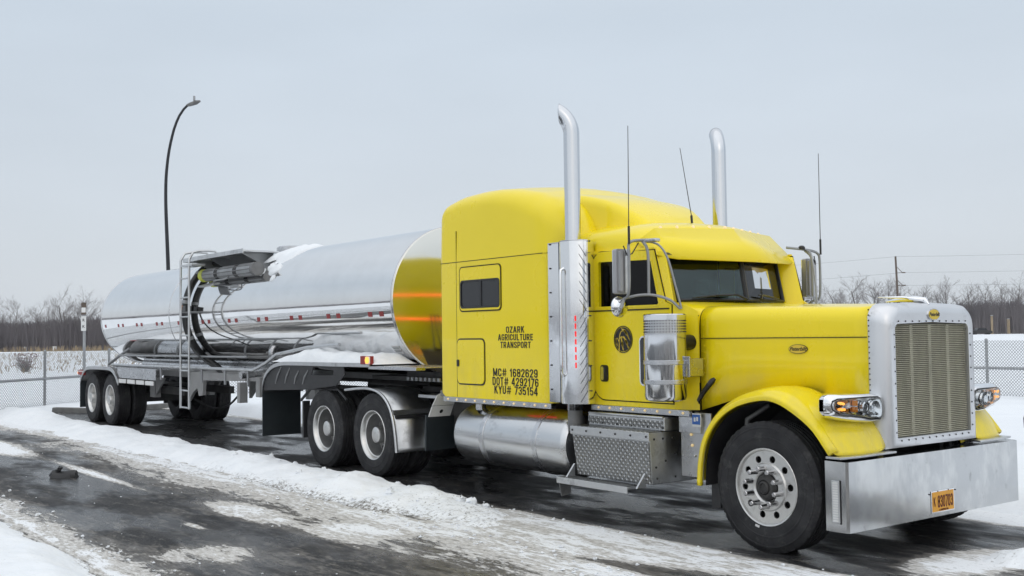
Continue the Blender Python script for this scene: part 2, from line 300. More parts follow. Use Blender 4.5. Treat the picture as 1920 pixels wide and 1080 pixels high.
# condensed stroke lettering like the truck's
def _arc(cx, cy, r, a0, a1, n=5, ry=None): return [(cx+r*math.cos(math.radians(a0+(a1-a0)*i/n)), cy+(ry or r)*math.sin(math.radians(a0+(a1-a0)*i/n))) for i in range(n+1)]
_a, _b, _lo, _hi = .085, .475, .085, .915; _q = .18
_bowl = lambda y0, y1: _arc(_b-.16, y1-.15, .16, 90, 0, 4, .15)+_arc(_b-.16, y0+.15, .16, 0, -90, 4, .15)
def _ring(y0, y1, q=_q):
    return _arc(_b-q, y1-q, q, 0, 90)+_arc(_a+q, y1-q, q, 90, 180)+_arc(_a+q, y0+q, q, 180, 270)+_arc(_b-q, y0+q, q, 270, 360)
GL = {  # width, closed loops, open strokes
 'O': (.56, [_ring(_lo, _hi)], []), '0': (.56, [_ring(_lo, _hi)], []), 'D': (.57, [[(_a, _lo)]+_arc(_b-_q, _lo+_q, _q, -90, 0)+_arc(_b-_q, _hi-_q, _q, 0, 90)+[(_a, _hi)]], []),
 'C': (.55, [], [[(_b, .64)]+_arc(_b-_q, _hi-_q, _q, 0, 90)+_arc(_a+_q, _hi-_q, _q, 90, 180)+_arc(_a+_q, _lo+_q, _q, 180, 270)+_arc(_b-_q, _lo+_q, _q, 270, 360)+[(_b, .36)]]),
 'G': (.56, [], [[(_b, .68)]+_arc(_b-_q, _hi-_q, _q, 0, 90)+_arc(_a+_q, _hi-_q, _q, 90, 180)+_arc(_a+_q, _lo+_q, _q, 180, 270)+_arc(_b-_q, _lo+_q, _q, 270, 360)+[(_b, .46), (.29, .46)]]),
 'U': (.56, [], [[(_a, 1)]+_arc(_a+_q, _lo+_q, _q, 180, 270)+_arc(_b-_q, _lo+_q, _q, 270, 360)+[(_b, 1)]]),
 'S': (.55, [], [[(_b, .68)]+_arc(_b-_q, _hi-_q, _q, 0, 90)+_arc(_a+_q, _hi-_q, _q, 90, 180)+[(_a+.02, .64), (_a+.12, .55), (_b-.12, .45), (_b-.02, .36)]+_arc(_b-_q, _lo+_q, _q, 0, -90)+_arc(_a+_q, _lo+_q, _q, 270, 180)+[(_a, .32)]]),
 'Z': (.53, [], [[(.03, _hi), (_b, _hi), (_a-.02, _lo), (_b+.03, _lo)]]), 'A': (.60, [], [[(.06, 0), (.30, 1)], [(.30, 1), (.54, 0)], [(.14, .28), (.46, .28)]]),
 'R': (.58, [], [[(_a, 0), (_a, 1)], [(_a, _hi)]+_bowl(.45, _hi)+[(_a, .45)], [(.30, .45), (.50, 0)]]), 'P': (.54, [], [[(_a, 0), (_a, 1)], [(_a, _hi)]+_bowl(.42, _hi)+[(_a, .42)]]),
 'K': (.58, [], [[(_a, 0), (_a, 1)], [(.48, 1), (_a+.03, .42)], [(.23, .58), (.51, 0)]]), 'I': (.17, [], [[(.085, 0), (.085, 1)]]), 'L': (.47, [], [[(_a, 1), (_a, _lo), (.46, _lo)]]),
 'T': (.52, [], [[(0, _hi), (.52, _hi)], [(.26, _hi), (.26, 0)]]), 'E': (.50, [], [[(.48, _hi), (_a, _hi), (_a, _lo), (.48, _lo)], [(_a, .5), (.44, .5)]]), 'N': (.58, [], [[(_a, 0), (_a, 1)], [(_a, .96), (.495, .04)], [(.495, 0), (.495, 1)]]),
 'M': (.72, [], [[(_a, 0), (_a, 1)], [(_a+.01, .96), (.36, .12)], [(.36, .12), (.625, .96)], [(.635, 0), (.635, 1)]]), 'Y': (.56, [], [[(.05, 1), (.28, .45)], [(.51, 1), (.28, .45)], [(.28, .5), (.28, 0)]]),
 '#': (.74, [], [[(.18, .02), (.28, .98)], [(.46, .02), (.56, .98)], [(.02, .33), (.68, .33)], [(.06, .67), (.72, .67)]]), ' ': (.28, [], []),
 '1': (.36, [], [[(.05, .72), (.13, .76), (.21, .88)], [(.24, 0), (.24, 1)]]), '2': (.54, [], [[(_a, .66)]+_arc(_a+_q, _hi-_q, _q, 180, 90)+_arc(_b-_q, _hi-_q, _q, 90, 0)+[(_b-.02, .62), (_a-.01, _lo), (_b+.02, _lo)]]),
 '3': (.54, [], [[(_a, .70)]+_arc(_a+_q, _hi-_q, _q, 180, 90)+_arc(_b-_q, _hi-_q, _q, 90, 0)+[(_b, .64), (_b-.10, .52), (.24, .52)], [(.24, .52), (_b-.10, .52), (_b, .40)]+_arc(_b-_q, _lo+_q, _q, 0, -90)+_arc(_a+_q, _lo+_q, _q, 270, 180)+[(_a, .30)]]),
 '4': (.58, [], [[(.40, 0), (.40, 1)], [(.36, .98), (.06, .30)], [(.02, .28), (.56, .28)]]), '5': (.54, [], [[(_b, _hi), (_a+.02, _hi), (_a, .50), (_a+.08, .55)]+_arc(_b-_q, .57-_q, _q, 90, 0)+_arc(_b-_q, _lo+_q, _q, 0, -90)+_arc(_a+_q, _lo+_q, _q, 270, 180)]),
 '6': (.55, [_ring(_lo, .56, .17)], [[(_b, .70)]+_arc(_b-_q, _hi-_q, _q, 0, 90)+_arc(_a+_q, _hi-_q, _q, 90, 180)+[(_a, .30)]]), '9': (.55, [_ring(.44, _hi, .17)], [[(_a, .30)]+_arc(_a+_q, _lo+_q, _q, 180, 270)+_arc(_b-_q, _lo+_q, _q, 270, 360)+[(_b, .70)]]),
 '7': (.52, [], [[(.02, _hi), (_b, _hi), (.18, 0)]]), '8': (.55, [_ring(.50, _hi, .16), _ring(_lo, .54, .17)], [])}
def _offset(P_, d, closed):
    P_ = [np.array(q, float) for q in P_]; o_ = []; n_ = len(P_)
    for i in range(n_):
        a_, c_ = (P_[i-1], P_[(i+1) % n_]) if closed else (P_[max(i-1, 0)], P_[min(i+1, n_-1)])
        d1, d2 = P_[i]-a_, c_-P_[i]; d1 = d1/np.linalg.norm(d1) if np.linalg.norm(d1) > 1e-6 else d2/np.linalg.norm(d2); d2 = d2/np.linalg.norm(d2) if np.linalg.norm(d2) > 1e-6 else d1
        m_ = np.array([-d1[1]-d2[1], d1[0]+d2[0]]); m_ /= np.linalg.norm(m_); k_ = max(.45, m_@np.array([-d1[1], d1[0]])); o_.append(tuple(P_[i]+m_*d/k_))
    return o_
def letters(body, h, width, fn, wt0=.15, gap=.13, thick=.002, only=None):
    mb = MB(); x_ = 0; items = []
    for ch in body: w_, lo_, op_ = GL[ch]; items.append((x_, lo_, op_, wt0*(.68 if ch == '#' else 1))); x_ += w_+gap
    tot = x_-gap; sx = width/tot
    for x0, lo_, op_, wt in (items[only[0]:only[1]] if only else items):
        for P_ in lo_: mb.add(*plate2d([((x0+u-tot/2)*sx, (v-.5)*h) for u, v in _offset(P_, -wt/2, True)], [[((x0+u-tot/2)*sx, (v-.5)*h) for u, v in _offset(P_, wt/2, True)]], thick), fn)
        for P_ in op_:
            P_ = [q for i, q in enumerate(P_) if i == 0 or math.dist(q, P_[i-1]) > 1e-4]
            mb.add(*plate2d([((x0+u-tot/2)*sx, (v-.5)*h) for u, v in _offset(P_, wt/2, False)+_offset(P_, -wt/2, False)[::-1]], (), thick), fn)
    return mb
# value noise for height fields
_T = np.random.default_rng(3).random((256, 256))
def vn(x_, y_):
    xi = np.floor(x_).astype(int); yi = np.floor(y_).astype(int); u = x_-xi; v = y_-yi; u = u*u*(3-2*u); v = v*v*(3-2*v)
    g = lambda a_, b_: _T[a_ & 255, b_ & 255]
    return (g(xi, yi)*(1-u)+g(xi+1, yi)*u)*(1-v)+(g(xi, yi+1)*(1-u)+g(xi+1, yi+1)*u)*v
def fbm(x_, y_, o=4, g=.5):
    s_ = 0; a_ = 1; n_ = 0
    for k in range(o): s_ = s_+a_*vn(x_*2**k+17.3*k, y_*2**k+9.1*k); n_ += a_; a_ *= g
    return s_/n_
def sstep(a_, b_, x_): q = np.clip((x_-a_)/(b_-a_), 0, 1); return q*q*(3-2*q)
def hfield(name, xs, ys, hf, mt, cut=None, attrs=None):
    X, Y = np.meshgrid(xs, ys, indexing='ij'); Z = hf(X, Y); nx, ny = X.shape
    V = np.stack([X, Y, Z], -1).reshape(-1, 3); I = np.arange(nx*ny).reshape(nx, ny)
    Q = np.stack([I[:-1, :-1], I[1:, :-1], I[1:, 1:], I[:-1, 1:]], -1).reshape(-1, 4)
    if cut is not None: keep = (V[Q, 2] > cut).any(1); Q = Q[keep]
    used = np.unique(Q); mp_ = -np.ones(len(V), int); mp_[used] = np.arange(len(used)); V = V[used]; Q = mp_[Q]
    me = bpy.data.meshes.new(name); me.vertices.add(len(V)); me.vertices.foreach_set('co', V.ravel()); me.loops.add(Q.size); me.loops.foreach_set('vertex_index', Q.ravel().astype(np.int32))
    me.polygons.add(len(Q)); me.polygons.foreach_set('loop_start', np.arange(0, Q.size, 4, dtype=np.int32)); me.polygons.foreach_set('use_smooth', np.ones(len(Q), bool)); me.update(calc_edges=True); me.validate()
    for k, fn in (attrs or {}).items():
        at_ = me.attributes.new(k, 'FLOAT', 'POINT'); at_.data.foreach_set('value', np.asarray(fn(V[:, 0], V[:, 1]), dtype=np.float32))
    me.materials.append(MATS[mt]); ob = bpy.data.objects.new(name, me); COL.objects.link(ob); return ob
def axis(*segs):
    r = []
    for a_, b_, st in segs: r += list(np.arange(a_, b_, st))
    return np.array(r+[segs[-1][1]])

# ------------------------------------------------------------------ ground
def lot_cover(X, Y):
    e1 = .30*(fbm(X*1.3, Y*1.3, 4)-.5)
    c_ = np.full(X.shape, .30)
    lane = (Y < -2.5) & (Y > -5.5)
    c_ = np.where(lane, .42, c_)
    c_ += .34*np.exp(-((Y+2.62)/.33)**2)*(X < 2) + .36*np.exp(-((Y+5.5)/.36)**2)*(X < 0)
    c_ += .17*np.exp(-((Y+3.15)/.4)**2)*(X > -14)
    pk = sstep(-4.3, -2.4, X)*sstep(-1.22, -1.42, Y+e1)*sstep(-2.85, -2.35, Y-.35*np.clip(X+1.2, 0, 2))      # packed dirty snow beside the front wheel
    c_ = np.maximum(c_, .30+.52*pk)
    def blob(x0, y0, rx, ry, a_, rot=0):
        dx, dy = X-x0, Y-y0; u = dx*math.cos(rot)+dy*math.sin(rot); v = -dx*math.sin(rot)+dy*math.cos(rot)
        return a_*np.exp(-((u/rx)**2+(v/ry)**2)**2)
    c_ += blob(-4.6, -3.55, .95, .26, .33)+blob(-9.3, -3.80, 2.1, .10, .40)+blob(-13.8, -4.0, 2.2, .35, .55)+blob(-4.2, -4.22, .35, .06, .6)+blob(-3.0, -3.3, .6, .3, .22)+blob(-2.9, -4.6, .5, .4, .30)
    c_ -= blob(-10.2, -4.35, 2.6, .45, .22)+blob(-3.9, -4.05, .9, .25, .35)+blob(-6.9, -4.5, 2., .5, .15)
    un = sstep(1.50, 1.25, np.abs(Y)+e1*.6)*sstep(1.1, .7, X+e1); c_ = c_*(1-un)+un*(.14+.10*fbm(X*.6, Y*2, 3))
    c_ += blob(1.15, -.3, .35, .75, .50)+blob(.45, 1.9, 1.2, .62, .75)+.22*sstep(1.0, 1.5, X)*sstep(2.6, 1.9, X)
    c_ += .35*np.exp(-((Y-1.75)/.3)**2)
    c_ += .20*sstep(-15, -19, X)
    return c_
lot = hfield('parking_lot', axis((-25, -24, .2), (-24, 2.5, .07), (2.5, 6, .3), (6, 46, 2)), axis((-30, -7, 1.), (-7, -5.8, .15), (-5.8, 2.4, .055), (2.4, 4.5, .3)), lambda X, Y: 0*X, 'lot', None, {'cover': lot_cover})
tag(lot, kind='structure')
def field_h(X, Y):
    wob = 1.1*(fbm(X*.35, Y*.35, 3)-.5)+.35*(fbm(X*1.7, Y*1.7, 3)-.5)
    dx = np.maximum(-21.9-X, X-44); dy = np.maximum(Y*0+(-28-Y), Y-1.75); sd = np.maximum(dx, dy)+wob*.55
    dist = np.hypot(X-CAM_POS[0], Y-CAM_POS[1]); k = np.exp(-dist/90)
    return -.05+.19*sstep(-.05, .75, sd)+sstep(0, .6, sd)*(.10*(fbm(X*.5, Y*.5, 4)-.4)*k+.05*(fbm(X*2.2, Y*2.2, 3)-.5)*k*(dist < 45)) + .10*np.exp(-((Y-2.4)/.5)**2)*fbm(X*1.3, Y*1.3, 3)*(X > -20)*(X < 6)
gr = hfield('ground', axis((-4000, -400, 300), (-400, -80, 20), (-80, -32, 1.6), (-32, 8, .11), (8, 50, 2), (50, 400, 25), (400, 4000, 300)),
            axis((-4000, -400, 300), (-400, -60, 20), (-60, -28, 2), (-28, -4, 1.0), (-4, 9, .11), (9, 24, .4), (24, 80, 2), (80, 400, 25), (400, 4000, 300)), field_h, 'snow', -.045)
tag(gr, kind='structure')
def ridge(X, Y): return np.abs(fbm(X*3.1, Y*3.1, 3)-.5)*2
def bank_h(X, Y):
    yc = -2.03+.10*(fbm(X*.5, X*0+3, 3)-.5); hw = .58+.20*(fbm(X*.8+9, X*0+1, 3)-.5)+.05*sstep(-14, -22, X)
    u = (Y-yc+.16*(fbm(X*2.0, Y*2.0, 3)-.5))/hw; h = np.clip(1-u*u, -1, 1)
    amp = (.105+.10*fbm(X*.9+4, X*0, 3))*(1-.55*sstep(-4.2, -2.6, X))*sstep(-1.7, -3.4, X) + .05*sstep(-16, -20, X)
    skew = 1+.35*np.clip(u, -1, 1)
    z = h*amp*skew+sstep(0, .4, h)*(.13*(fbm(X*1.9, Y*1.9, 5, .55)-.5)+.05*ridge(X*.6, Y*.6)*(X > -9)+.03*(fbm(X*9, Y*9, 3)-.5)-.015)
    return np.where(h > -.2, z-.012-.06*sstep(-3.3, -1.7, X), -.05)
bk = hfield('snow_bank', axis((-24.5, -12, .09), (-12, 1.0, .032)), axis((-3.0, -1.15, .030)), bank_h, 'banksnow', -.004,
            {'dirt': lambda X, Y: np.clip(.10+.30*sstep(-5.0, -2.5, X)+.5*sstep(-2.25, -2.6, Y)*sstep(-12, -6, X)+.45*sstep(-1.62, -1.4, Y)*sstep(-7, -4, X), 0, 1)})
tag(bk, 'long low ploughed snow bank running along the side of the truck', 'snow bank', kind='stuff')
def pile_h(X, Y):
    edge = -5.50+.30*(fbm(X*.9, X*0+7, 3)-.5)+.10*(fbm(X*4, X*0+2, 2)-.5); u = edge-Y
    z = .20*sstep(0, .55, u)*sstep(2.4, 1.2, u)+.06*sstep(-.02, .25, u)*(fbm(X*3, Y*3, 4)-.3)+.03*sstep(0, .2, u)*ridge(X, Y)
    return z-.010-.05*sstep(-.8, .6, X)
pl_ = hfield('snow_bank', axis((-16, -9, .12), (-9, .6, .035)), axis((-8.3, -6.6, .08), (-6.6, -5.1, .032)), pile_h, 'banksnow', -.004, {'dirt': lambda X, Y: np.clip(.10+.55*sstep(-5.75, -5.45, Y), 0, 1)})
tag(pl_, 'snow bank across the icy lane from the parked truck', 'snow bank', kind='stuff')
def lump_h(X, Y):
    r1 = 1-((X-1.52)/.42)**2-((Y-.02)/.36)**2
    return .10*np.clip(r1, -1, 1)+.09*(fbm(X*4, Y*4, 4)-.5)*sstep(-.2, .4, r1)-.012
lp = hfield('snow_lump', axis((1.0, 2.1, .022)), axis((-.5, .5, .022)), lump_h, 'banksnow', -.004, {'dirt': lambda X, Y: X*0+.25}); tag(lp, 'small heap of snow on the ice in front of the bumper', 'snow heap')

# ================================================================== TRACTOR
tr = empty('semi_truck', (0, 0, 0), 'yellow long-nose semi truck tractor with tall sleeper and twin chrome exhaust stacks', 'truck')
def both(fn):
    for s in (-1, 1): fn(s)
def B(mb, s, *a_, **k): return (mb if s < 0 else mb.flip()).build(*a_, **k)

# wheels -----------------------------------------------------------
R = .52
def tyre_mb(y0=0., grooves=4):
    half = [(.288, -.112), (.302, -.128), (.325, -.138), (.36, -.141), (.385, -.1425), (.388, -.1455), (.40, -.1455), (.403, -.1425), (.44, -.143), (.463, -.140), (.466, -.143), (.474, -.142), (.478, -.136), (.498, -.128), (.512, -.120), (.519, -.110), (.520, -.098)]
    tread = []
    for g in (-.066, -.022, .022, .066): tread += [(R, g-.008), (R-.014, g-.006), (R-.014, g+.006), (R, g+.008)]
    prof = half+tread+[(r, -h) for r, h in half[::-1]]
    mb = MB().lathe([(r, h+y0) for r, h in prof], 56, 'y', closed=True)
    for k in range(44):            # shoulder lugs
        a_ = 2*PI*k/44
        for sd in (-1, 1):
            q = [np.array([math.cos(a_+d)*r, 0, math.sin(a_+d)*r]) for r in (.490, .5215) for d in (-.045, .045)]
            y1, y2 = sd*.134, sd*.095
            V = [(*q[0][[0]], y0+y1*1.0, q[0][2]), (*q[1][[0]], y0+y1, q[1][2]), (*q[3][[0]], y0+sd*.116, q[3][2]), (*q[2][[0]], y0+sd*.116, q[2][2])]
            V += [(v_[0]*1.0, y0+y2, v_[2]) for v_ in V]
            mb.add(V, [(0, 1, 2, 3), (3, 2, 6, 7), (0, 3, 7, 4), (1, 0, 4, 5), (2, 1, 5, 6)])
    return mb
def nut(mb, r, a_, y0, y1, rad, n=10):
    c_, s_ = math.cos(a_)*r, math.sin(a_)*r
    mb.tube([(c_, y0, s_), (c_, y0-(y0-y1)*.25, s_), (c_, y1+.006, s_), (c_, y1, s_)], [rad*1.25, rad, rad*.92, rad*.7], n)
def steer_wheel(parent, loc):
    o = tyre_mb().build('wheel', 'rubber', parent, off=(0, 0, 0), ang=30, loc=loc)
    o.name = 'wheel'
    mb = MB().lathe([(.290, -.05), (.290, -.112), (.306, -.124), (.311, -.132), (.306, -.138), (.296, -.134), (.287, -.118), (.284, -.100)], 48)
    holes = [circ(.227*math.cos(2*PI*(k+.5)/10), .227*math.sin(2*PI*(k+.5)/10), .0285, 14) for k in range(10)]
    mb.plate(circ(0, 0, .287, 60), lambda u, v, w_: (u, -.104-w_, v), holes+[circ(0, 0, .11, 30)], .016)
    mb.build('rim', 'rim_alu', o, off=(0, 0, 0), ang=30, bevel=.002)
    MB().lathe([(.28, -.02), (.28, -.045), (.001, -.045)], 32).build('brake_drum', 'black', o, off=(0, 0, 0))
    MB().lathe([(.192, -.10), (.192, -.116), (.183, -.128), (.125, -.132), (.110, -.120), (.105, -.085)], 40).build('hub_flange', 'rim_alu', o, off=(0, 0, 0), ang=25)
    MB().lathe([(.108, -.08), (.104, -.125), (.085, -.150), (.060, -.158), (.055, -.148), (.05, -.165), (.036, -.172), (.030, -.160), (.001, -.158)], 28).build('hub', 'chassis', o, off=(0, 0, 0), ang=25)
    n_ = None
    for k in range(10):
        mb = MB(); nut(mb, .150, 2*PI*k/10, -.122, -.222, .0215); mb.build('lug_nut', 'nut_chrome', o, off=(0, 0, 0), ang=30)
    MB().box(-.03, .01, -.141, -.135, -.335, -.318).build('balance_weight', 'white', o, off=(0, 0, 0))
    return o
def dual_wheel(parent, loc, dish=.10, bright='rim_alu', barrel='dirtygrey'):
    o = tyre_mb(0).build('wheel', 'rubber', parent, off=(0, 0, 0), ang=30, loc=loc)
    tyre_mb(.325).build('inner_tyre', 'rubber', o, off=(0, 0, 0), ang=30)
    holes = [circ(.205*math.cos(2*PI*(k+.5)/10), .205*math.sin(2*PI*(k+.5)/10), .027, 12) for k in range(10)]
    mb = MB().lathe([(.290, -.05), (.290, -.112), (.306, -.124), (.311, -.132), (.306, -.138), (.294, -.132), (.283, -.115), (.272, -.085), (.262, -.078)], 48)
    MB().lathe([(.262, -.078), (.258, -.045), (.254, dish-.06), (.247, dish-.025), (.245, dish+.004)], 40).build('rim_barrel', barrel, o, off=(0, 0, 0), ang=30)
    mb.plate(circ(0, 0, .248, 48), lambda u, v, w_: (u, dish-w_, v), holes+[circ(0, 0, .10, 24)], .014)
    mb.build('rim', bright, o, off=(0, 0, 0), ang=30)
    MB().lathe([(.24, dish+.05), (.24, dish+.03), (.001, dish+.03)], 24).build('brake_drum', 'black', o, off=(0, 0, 0))
    MB().lathe([(.125, dish), (.118, dish-.05), (.105, dish-.12), (.104, dish-.165), (.098, dish-.185), (.07, dish-.20), (.03, dish-.206), (.001, dish-.207)], 28).build('hub', bright, o, off=(0, 0, 0), ang=30)
    for k in range(10):
        mb = MB(); nut(mb, .143, 2*PI*k/10, dish, dish-.06, .019, 8); mb.build('lug_nut', 'nut_chrome', o, off=(0, 0, 0), ang=30)
    return o
sw = steer_wheel(tr, (0, -1.05, R-.008)); sw.rotation_euler = (0, math.radians(14), 0)
s2 = copy_tree(sw, tr); s2.location = (0, 1.05, R-.008); s2.rotation_euler = (0, 0, PI)
dw = dual_wheel(tr, (-6.214, -1.06, R-.008), .095)
for i, (x_, sd) in enumerate(((-7.534, -1), (-6.214, 1), (-7.534, 1))):
    q = copy_tree(dw, tr); q.location = (x_, 1.06*sd, R-.008); q.rotation_euler = (0, .4*i, 0 if sd < 0 else PI)

# chassis ----------------------------------------------------------
for s in (-1, 1):
    mb = MB().box(-8.55, .55, -.46, -.40, .72, 1.0).box(-8.55, .55, -.46, -.36, .985, 1.0)
    B(mb, s, 'frame_rail', 'chassis', tr, bevel=.004)
for x_ in (-8.5, -6.87, -5.2, -3.4, -1.6): MB().box(x_-.05, x_+.05, -.41, .41, .76, .96).build('crossmember', 'chassis', tr)
for x_ in (-6.214, -7.534):
    mb = MB().cyl((x_, -.95, R), (x_, .95, R), .075, 14).sphere((x_, 0, R), .24, 14, 8); mb.build('drive_axle', 'chassis', tr)
MB().tube([(0, -.9, .42), (0, -.5, .36), (0, .5, .36), (0, .9, .42)], .055, 10).build('front_axle', 'chassis', tr)
for s in (-1, 1): B(MB().box(-.65, .65, -.47, -.38, .46, .56).cyl((.1, -.6, .5), (.1, -.6, .9), .04), s, 'leaf_spring', 'chassis', tr)
MB().cyl((-5.6, 0, .62), (-.6, 0, .72), .06, 10).build('drive_shaft', 'chassis', tr)
MB().box(-2.3, .35, -.40, .40, .55, 1.45).build('engine', 'chassis', tr, bevel=.03)
mb = MB().box(-6.2, -5.2, -.46, .46, 1.02, 1.10)
mb.lathe([(.001, 1.19), (.46, 1.19), (.46, 1.15), (.001, 1.13)], 28, 'z', (-6.5, 0, 0)); mb.build('fifth_wheel', 'chassis', tr, bevel=.006)
MB().box(-5.6, -4.8, -.9, .9, .995, 1.03).build('deck_plate', 'aluminium', tr)
mb = MB()
for k in range(3):
    y_ = -.1+.1*k; mb.tube([(-4.75, y_, 1.9), (-5.0, y_, 1.6), (-5.4, y_*1.5, 1.35), (-5.8, y_, 1.45), (-5.95, y_, 1.7)], .018, 6)
mb.build('air_line', 'blackplastic', tr)

# bumper -----------------------------------------------------------
prof = [(.60, .262), (.792, .257), (.792, .776), (.60, .770)]
mb = MB(); W = 1.218
outer = [(.595, -W), (.775, -W), (.792, -W+.017), (.792, W-.017), (.775, W), (.595, W), (.595, W-.008), (.77, W-.008), (.784, W-.022), (.784, -W+.022), (.77, -W+.008), (.595, -W+.008)]
mb.loft([[(x_, y_, .257) for x_, y_ in outer], [(x_, y_, .45) for x_, y_ in outer], [(x_, y_, .776) for x_, y_ in outer]])
mb.box(.60, .784, -W+.02, W-.02, .764, .775)
bmp = mb.build('bumper', 'bumper_steel', tr, ang=25)
MB().box(.55, .60, -1.1, 1.1, .30, .72).build('bumper_bracket', 'chassis', tr)
for s in (-1, 1):
    B(MB().box(.655, .725, -W-.010, -W+.002, .325, .635), s, 'light_bar', 'aluminium', bmp, bevel=.004)
    mb = MB()
    for k in range(16): mb.box(.668, .712, -W-.014, -W-.009, .335+k*.0185, .335+k*.0185+.012)
    B(mb, s, 'light_segment', 'white', bmp)
    B(MB().box(.722, .732, -W-.006, -W, .318, .64), s, 'light_gasket', 'blackplastic', bmp)
mb = MB().box(.793, .797, -.145, .185, .285, .462); pt = mb.build('licence_plate_frame', 'chrome', bmp, bevel=.002)
MB().box(.797, .801, -.130, .170, .297, .452).build('licence_plate', 'plate', bmp, label='orange licence plate with dark numbers 830703')
mb = letters('830703', .098, .215, lambda u, v, w_: (.8025+w_, u+.045, v+.375)); mb.v += []
letters('K', .072, .03, lambda u, v, w_: (.8025+w_, u-.108, v+.377), wt0=.11).build('plate_letter', 'darkred', bmp)
MB().text('COMMERCIAL', .022, lambda u, v, w_: (.8025+w_, u+.02, v+.308), thick=.002).build('plate_caption', 'darkred', bmp)
mb.build('plate_lettering', 'darkred', bmp)
for y_, z_ in ((-.165, .44), (.205, .445), (-.05, .455), (.1, .455)): MB().sphere((.796, y_, z_), .006).build('plate_bolt', 'black', bmp)

# hood, fenders ----------------------------------------------------
def sect(x_, w_, h, zb, n=7., k=17, cr=.0):
    """upside-down U across the truck: sides rise from zb, top at h with superelliptic corners"""
    ring = []
    for i in range(k+1):
        a_ = PI-PI*i/k; c_, s_ = math.cos(a_), math.sin(a_)
        y_ = w_*math.copysign(abs(c_)**(2/n), c_); z_ = zb+(h-zb)*abs(s_)**(2/n); ring.append((x_, y_, z_))
    return ring
def hood_w(x_): return .655+(.865-.655)*(max(0., .60-x_)/1.565)**.95
def hood_sec(x_, w_, h, zb):
    r = .13; ring = [(x_, -w_, zb), (x_, -w_, (zb+h-r)/2), (x_, -w_+.004, h-r-.06)]
    for i in range(7):
        a_ = PI-(PI/2)*i/6; ring.append((x_, -w_+.006+r+r*math.cos(a_), h-r-.02+r*math.sin(a_)))
    ring.append((x_, -w_*.45, h-.006))
    ring.append((x_, 0, h+.006))
    return ring+[(a_, -b_, c_) for a_, b_, c_ in ring[-2::-1]]
rings = []
for x_ in np.linspace(-.963, .603, 14):
    f = (x_+.963)/1.566; rings.append(hood_sec(float(x_), hood_w(x_), 2.0-.045*f, 1.06+.12*min(1, f*4)))
hood = MB().loft(rings, closed=False).build('hood', 'yellow', tr, ang=40)
q = hood.modifiers.new('solid', 'SOLIDIFY'); q.thickness = .012; q.offset = -1
for s in (-1, 1):
    mb = MB()
    for x_ in np.arange(-.92, .58, .085):     # seam along the side: overlapping sheet
        pass
    xs = np.linspace(-.955, .598, 12)
    mb.loft([[(float(a_), -hood_w(a_)-.0035, 1.690), (float(a_), -hood_w(a_)-.0035, 1.697), (float(a_), -hood_w(a_)+.01, 1.697), (float(a_), -hood_w(a_)+.01, 1.690)] for a_ in xs])
    B(mb, s, 'hood_seam', 'seam', hood)
    mb = MB()
    for a_ in np.arange(-.93, .59, .055): mb.sphere((float(a_), -hood_w(a_), 1.712), .0048, 6, 4)
    for z_ in np.arange(1.15, 1.9, .06): mb.sphere((-.925, -hood_w(-.925)-.001, float(z_)), .0048, 6, 4)
    B(mb, s, 'rivet', 'yellow', hood, kind='stuff')
    yb = -hood_w(.0)-.006; th = math.atan2(hood_w(-.2)-hood_w(.3), .5)
    fb = lambda u, v, w_: (.005+u*math.cos(th), yb-w_+u*math.sin(th), 1.60+v)
    o = B(MB().plate(circ(0, 0, .086, 36, .038), fb, (), .008), s, 'badge', 'chassis', hood, bevel=.002)
    B(MB().plate(circ(0, 0, .082, 36, .0345), fb, (), .011), s, 'badge_face', 'badge', hood)
    mb = MB().text('Peterbilt', .044, (lambda u, v, w_: fb(u, v, .0065+w_)) if s < 0 else (lambda u, v, w_: fb(-u, v, .0065+w_)), thick=.002, shear=.35, bold=.0006)
    B(mb, s, 'badge_lettering', 'letters', hood)
    # rubber hood latch
    mb = MB().tube([(-.955, -.90, 1.125), (-.93, -.935, 1.15), (-.87, -.945, 1.22), (-.79, -.91, 1.325), (-.775, -.895, 1.345)], [.012, .020, .024, .026, .014], 8)
    B(mb, s, 'hood_latch', 'blackplastic', hood)
lip = [(-.672, .455), (-.655, .65), (-.60, .84), (-.47, 1.01), (-.28, 1.13), (-.05, 1.19), (.10, 1.19), (.26, 1.13), (.45, 1.01), (.56, .89), (.62, .81)]
def smooth_poly(P_, n):
    P_ = np.array(P_, float); d = np.r_[0, np.cumsum(np.linalg.norm(np.diff(P_, axis=0), axis=1))]; t_ = np.linspace(0, d[-1], n)
    # Catmull-Rom
    out_ = []
    for q in t_:
        i = min(np.searchsorted(d, q, side='right')-1, len(P_)-2); u = (q-d[i])/(d[i+1]-d[i]); p0, p1, p2, p3 = P_[max(i-1, 0)], P_[i], P_[i+1], P_[min(i+2, len(P_)-1)]
        out_.append(.5*((2*p1)+(-p0+p2)*u+(2*p0-5*p1+4*p2-p3)*u*u+(-p0+3*p1-3*p2+p3)*u**3))
    return np.array(out_)
L = smooth_poly(lip, 34)
rings = []
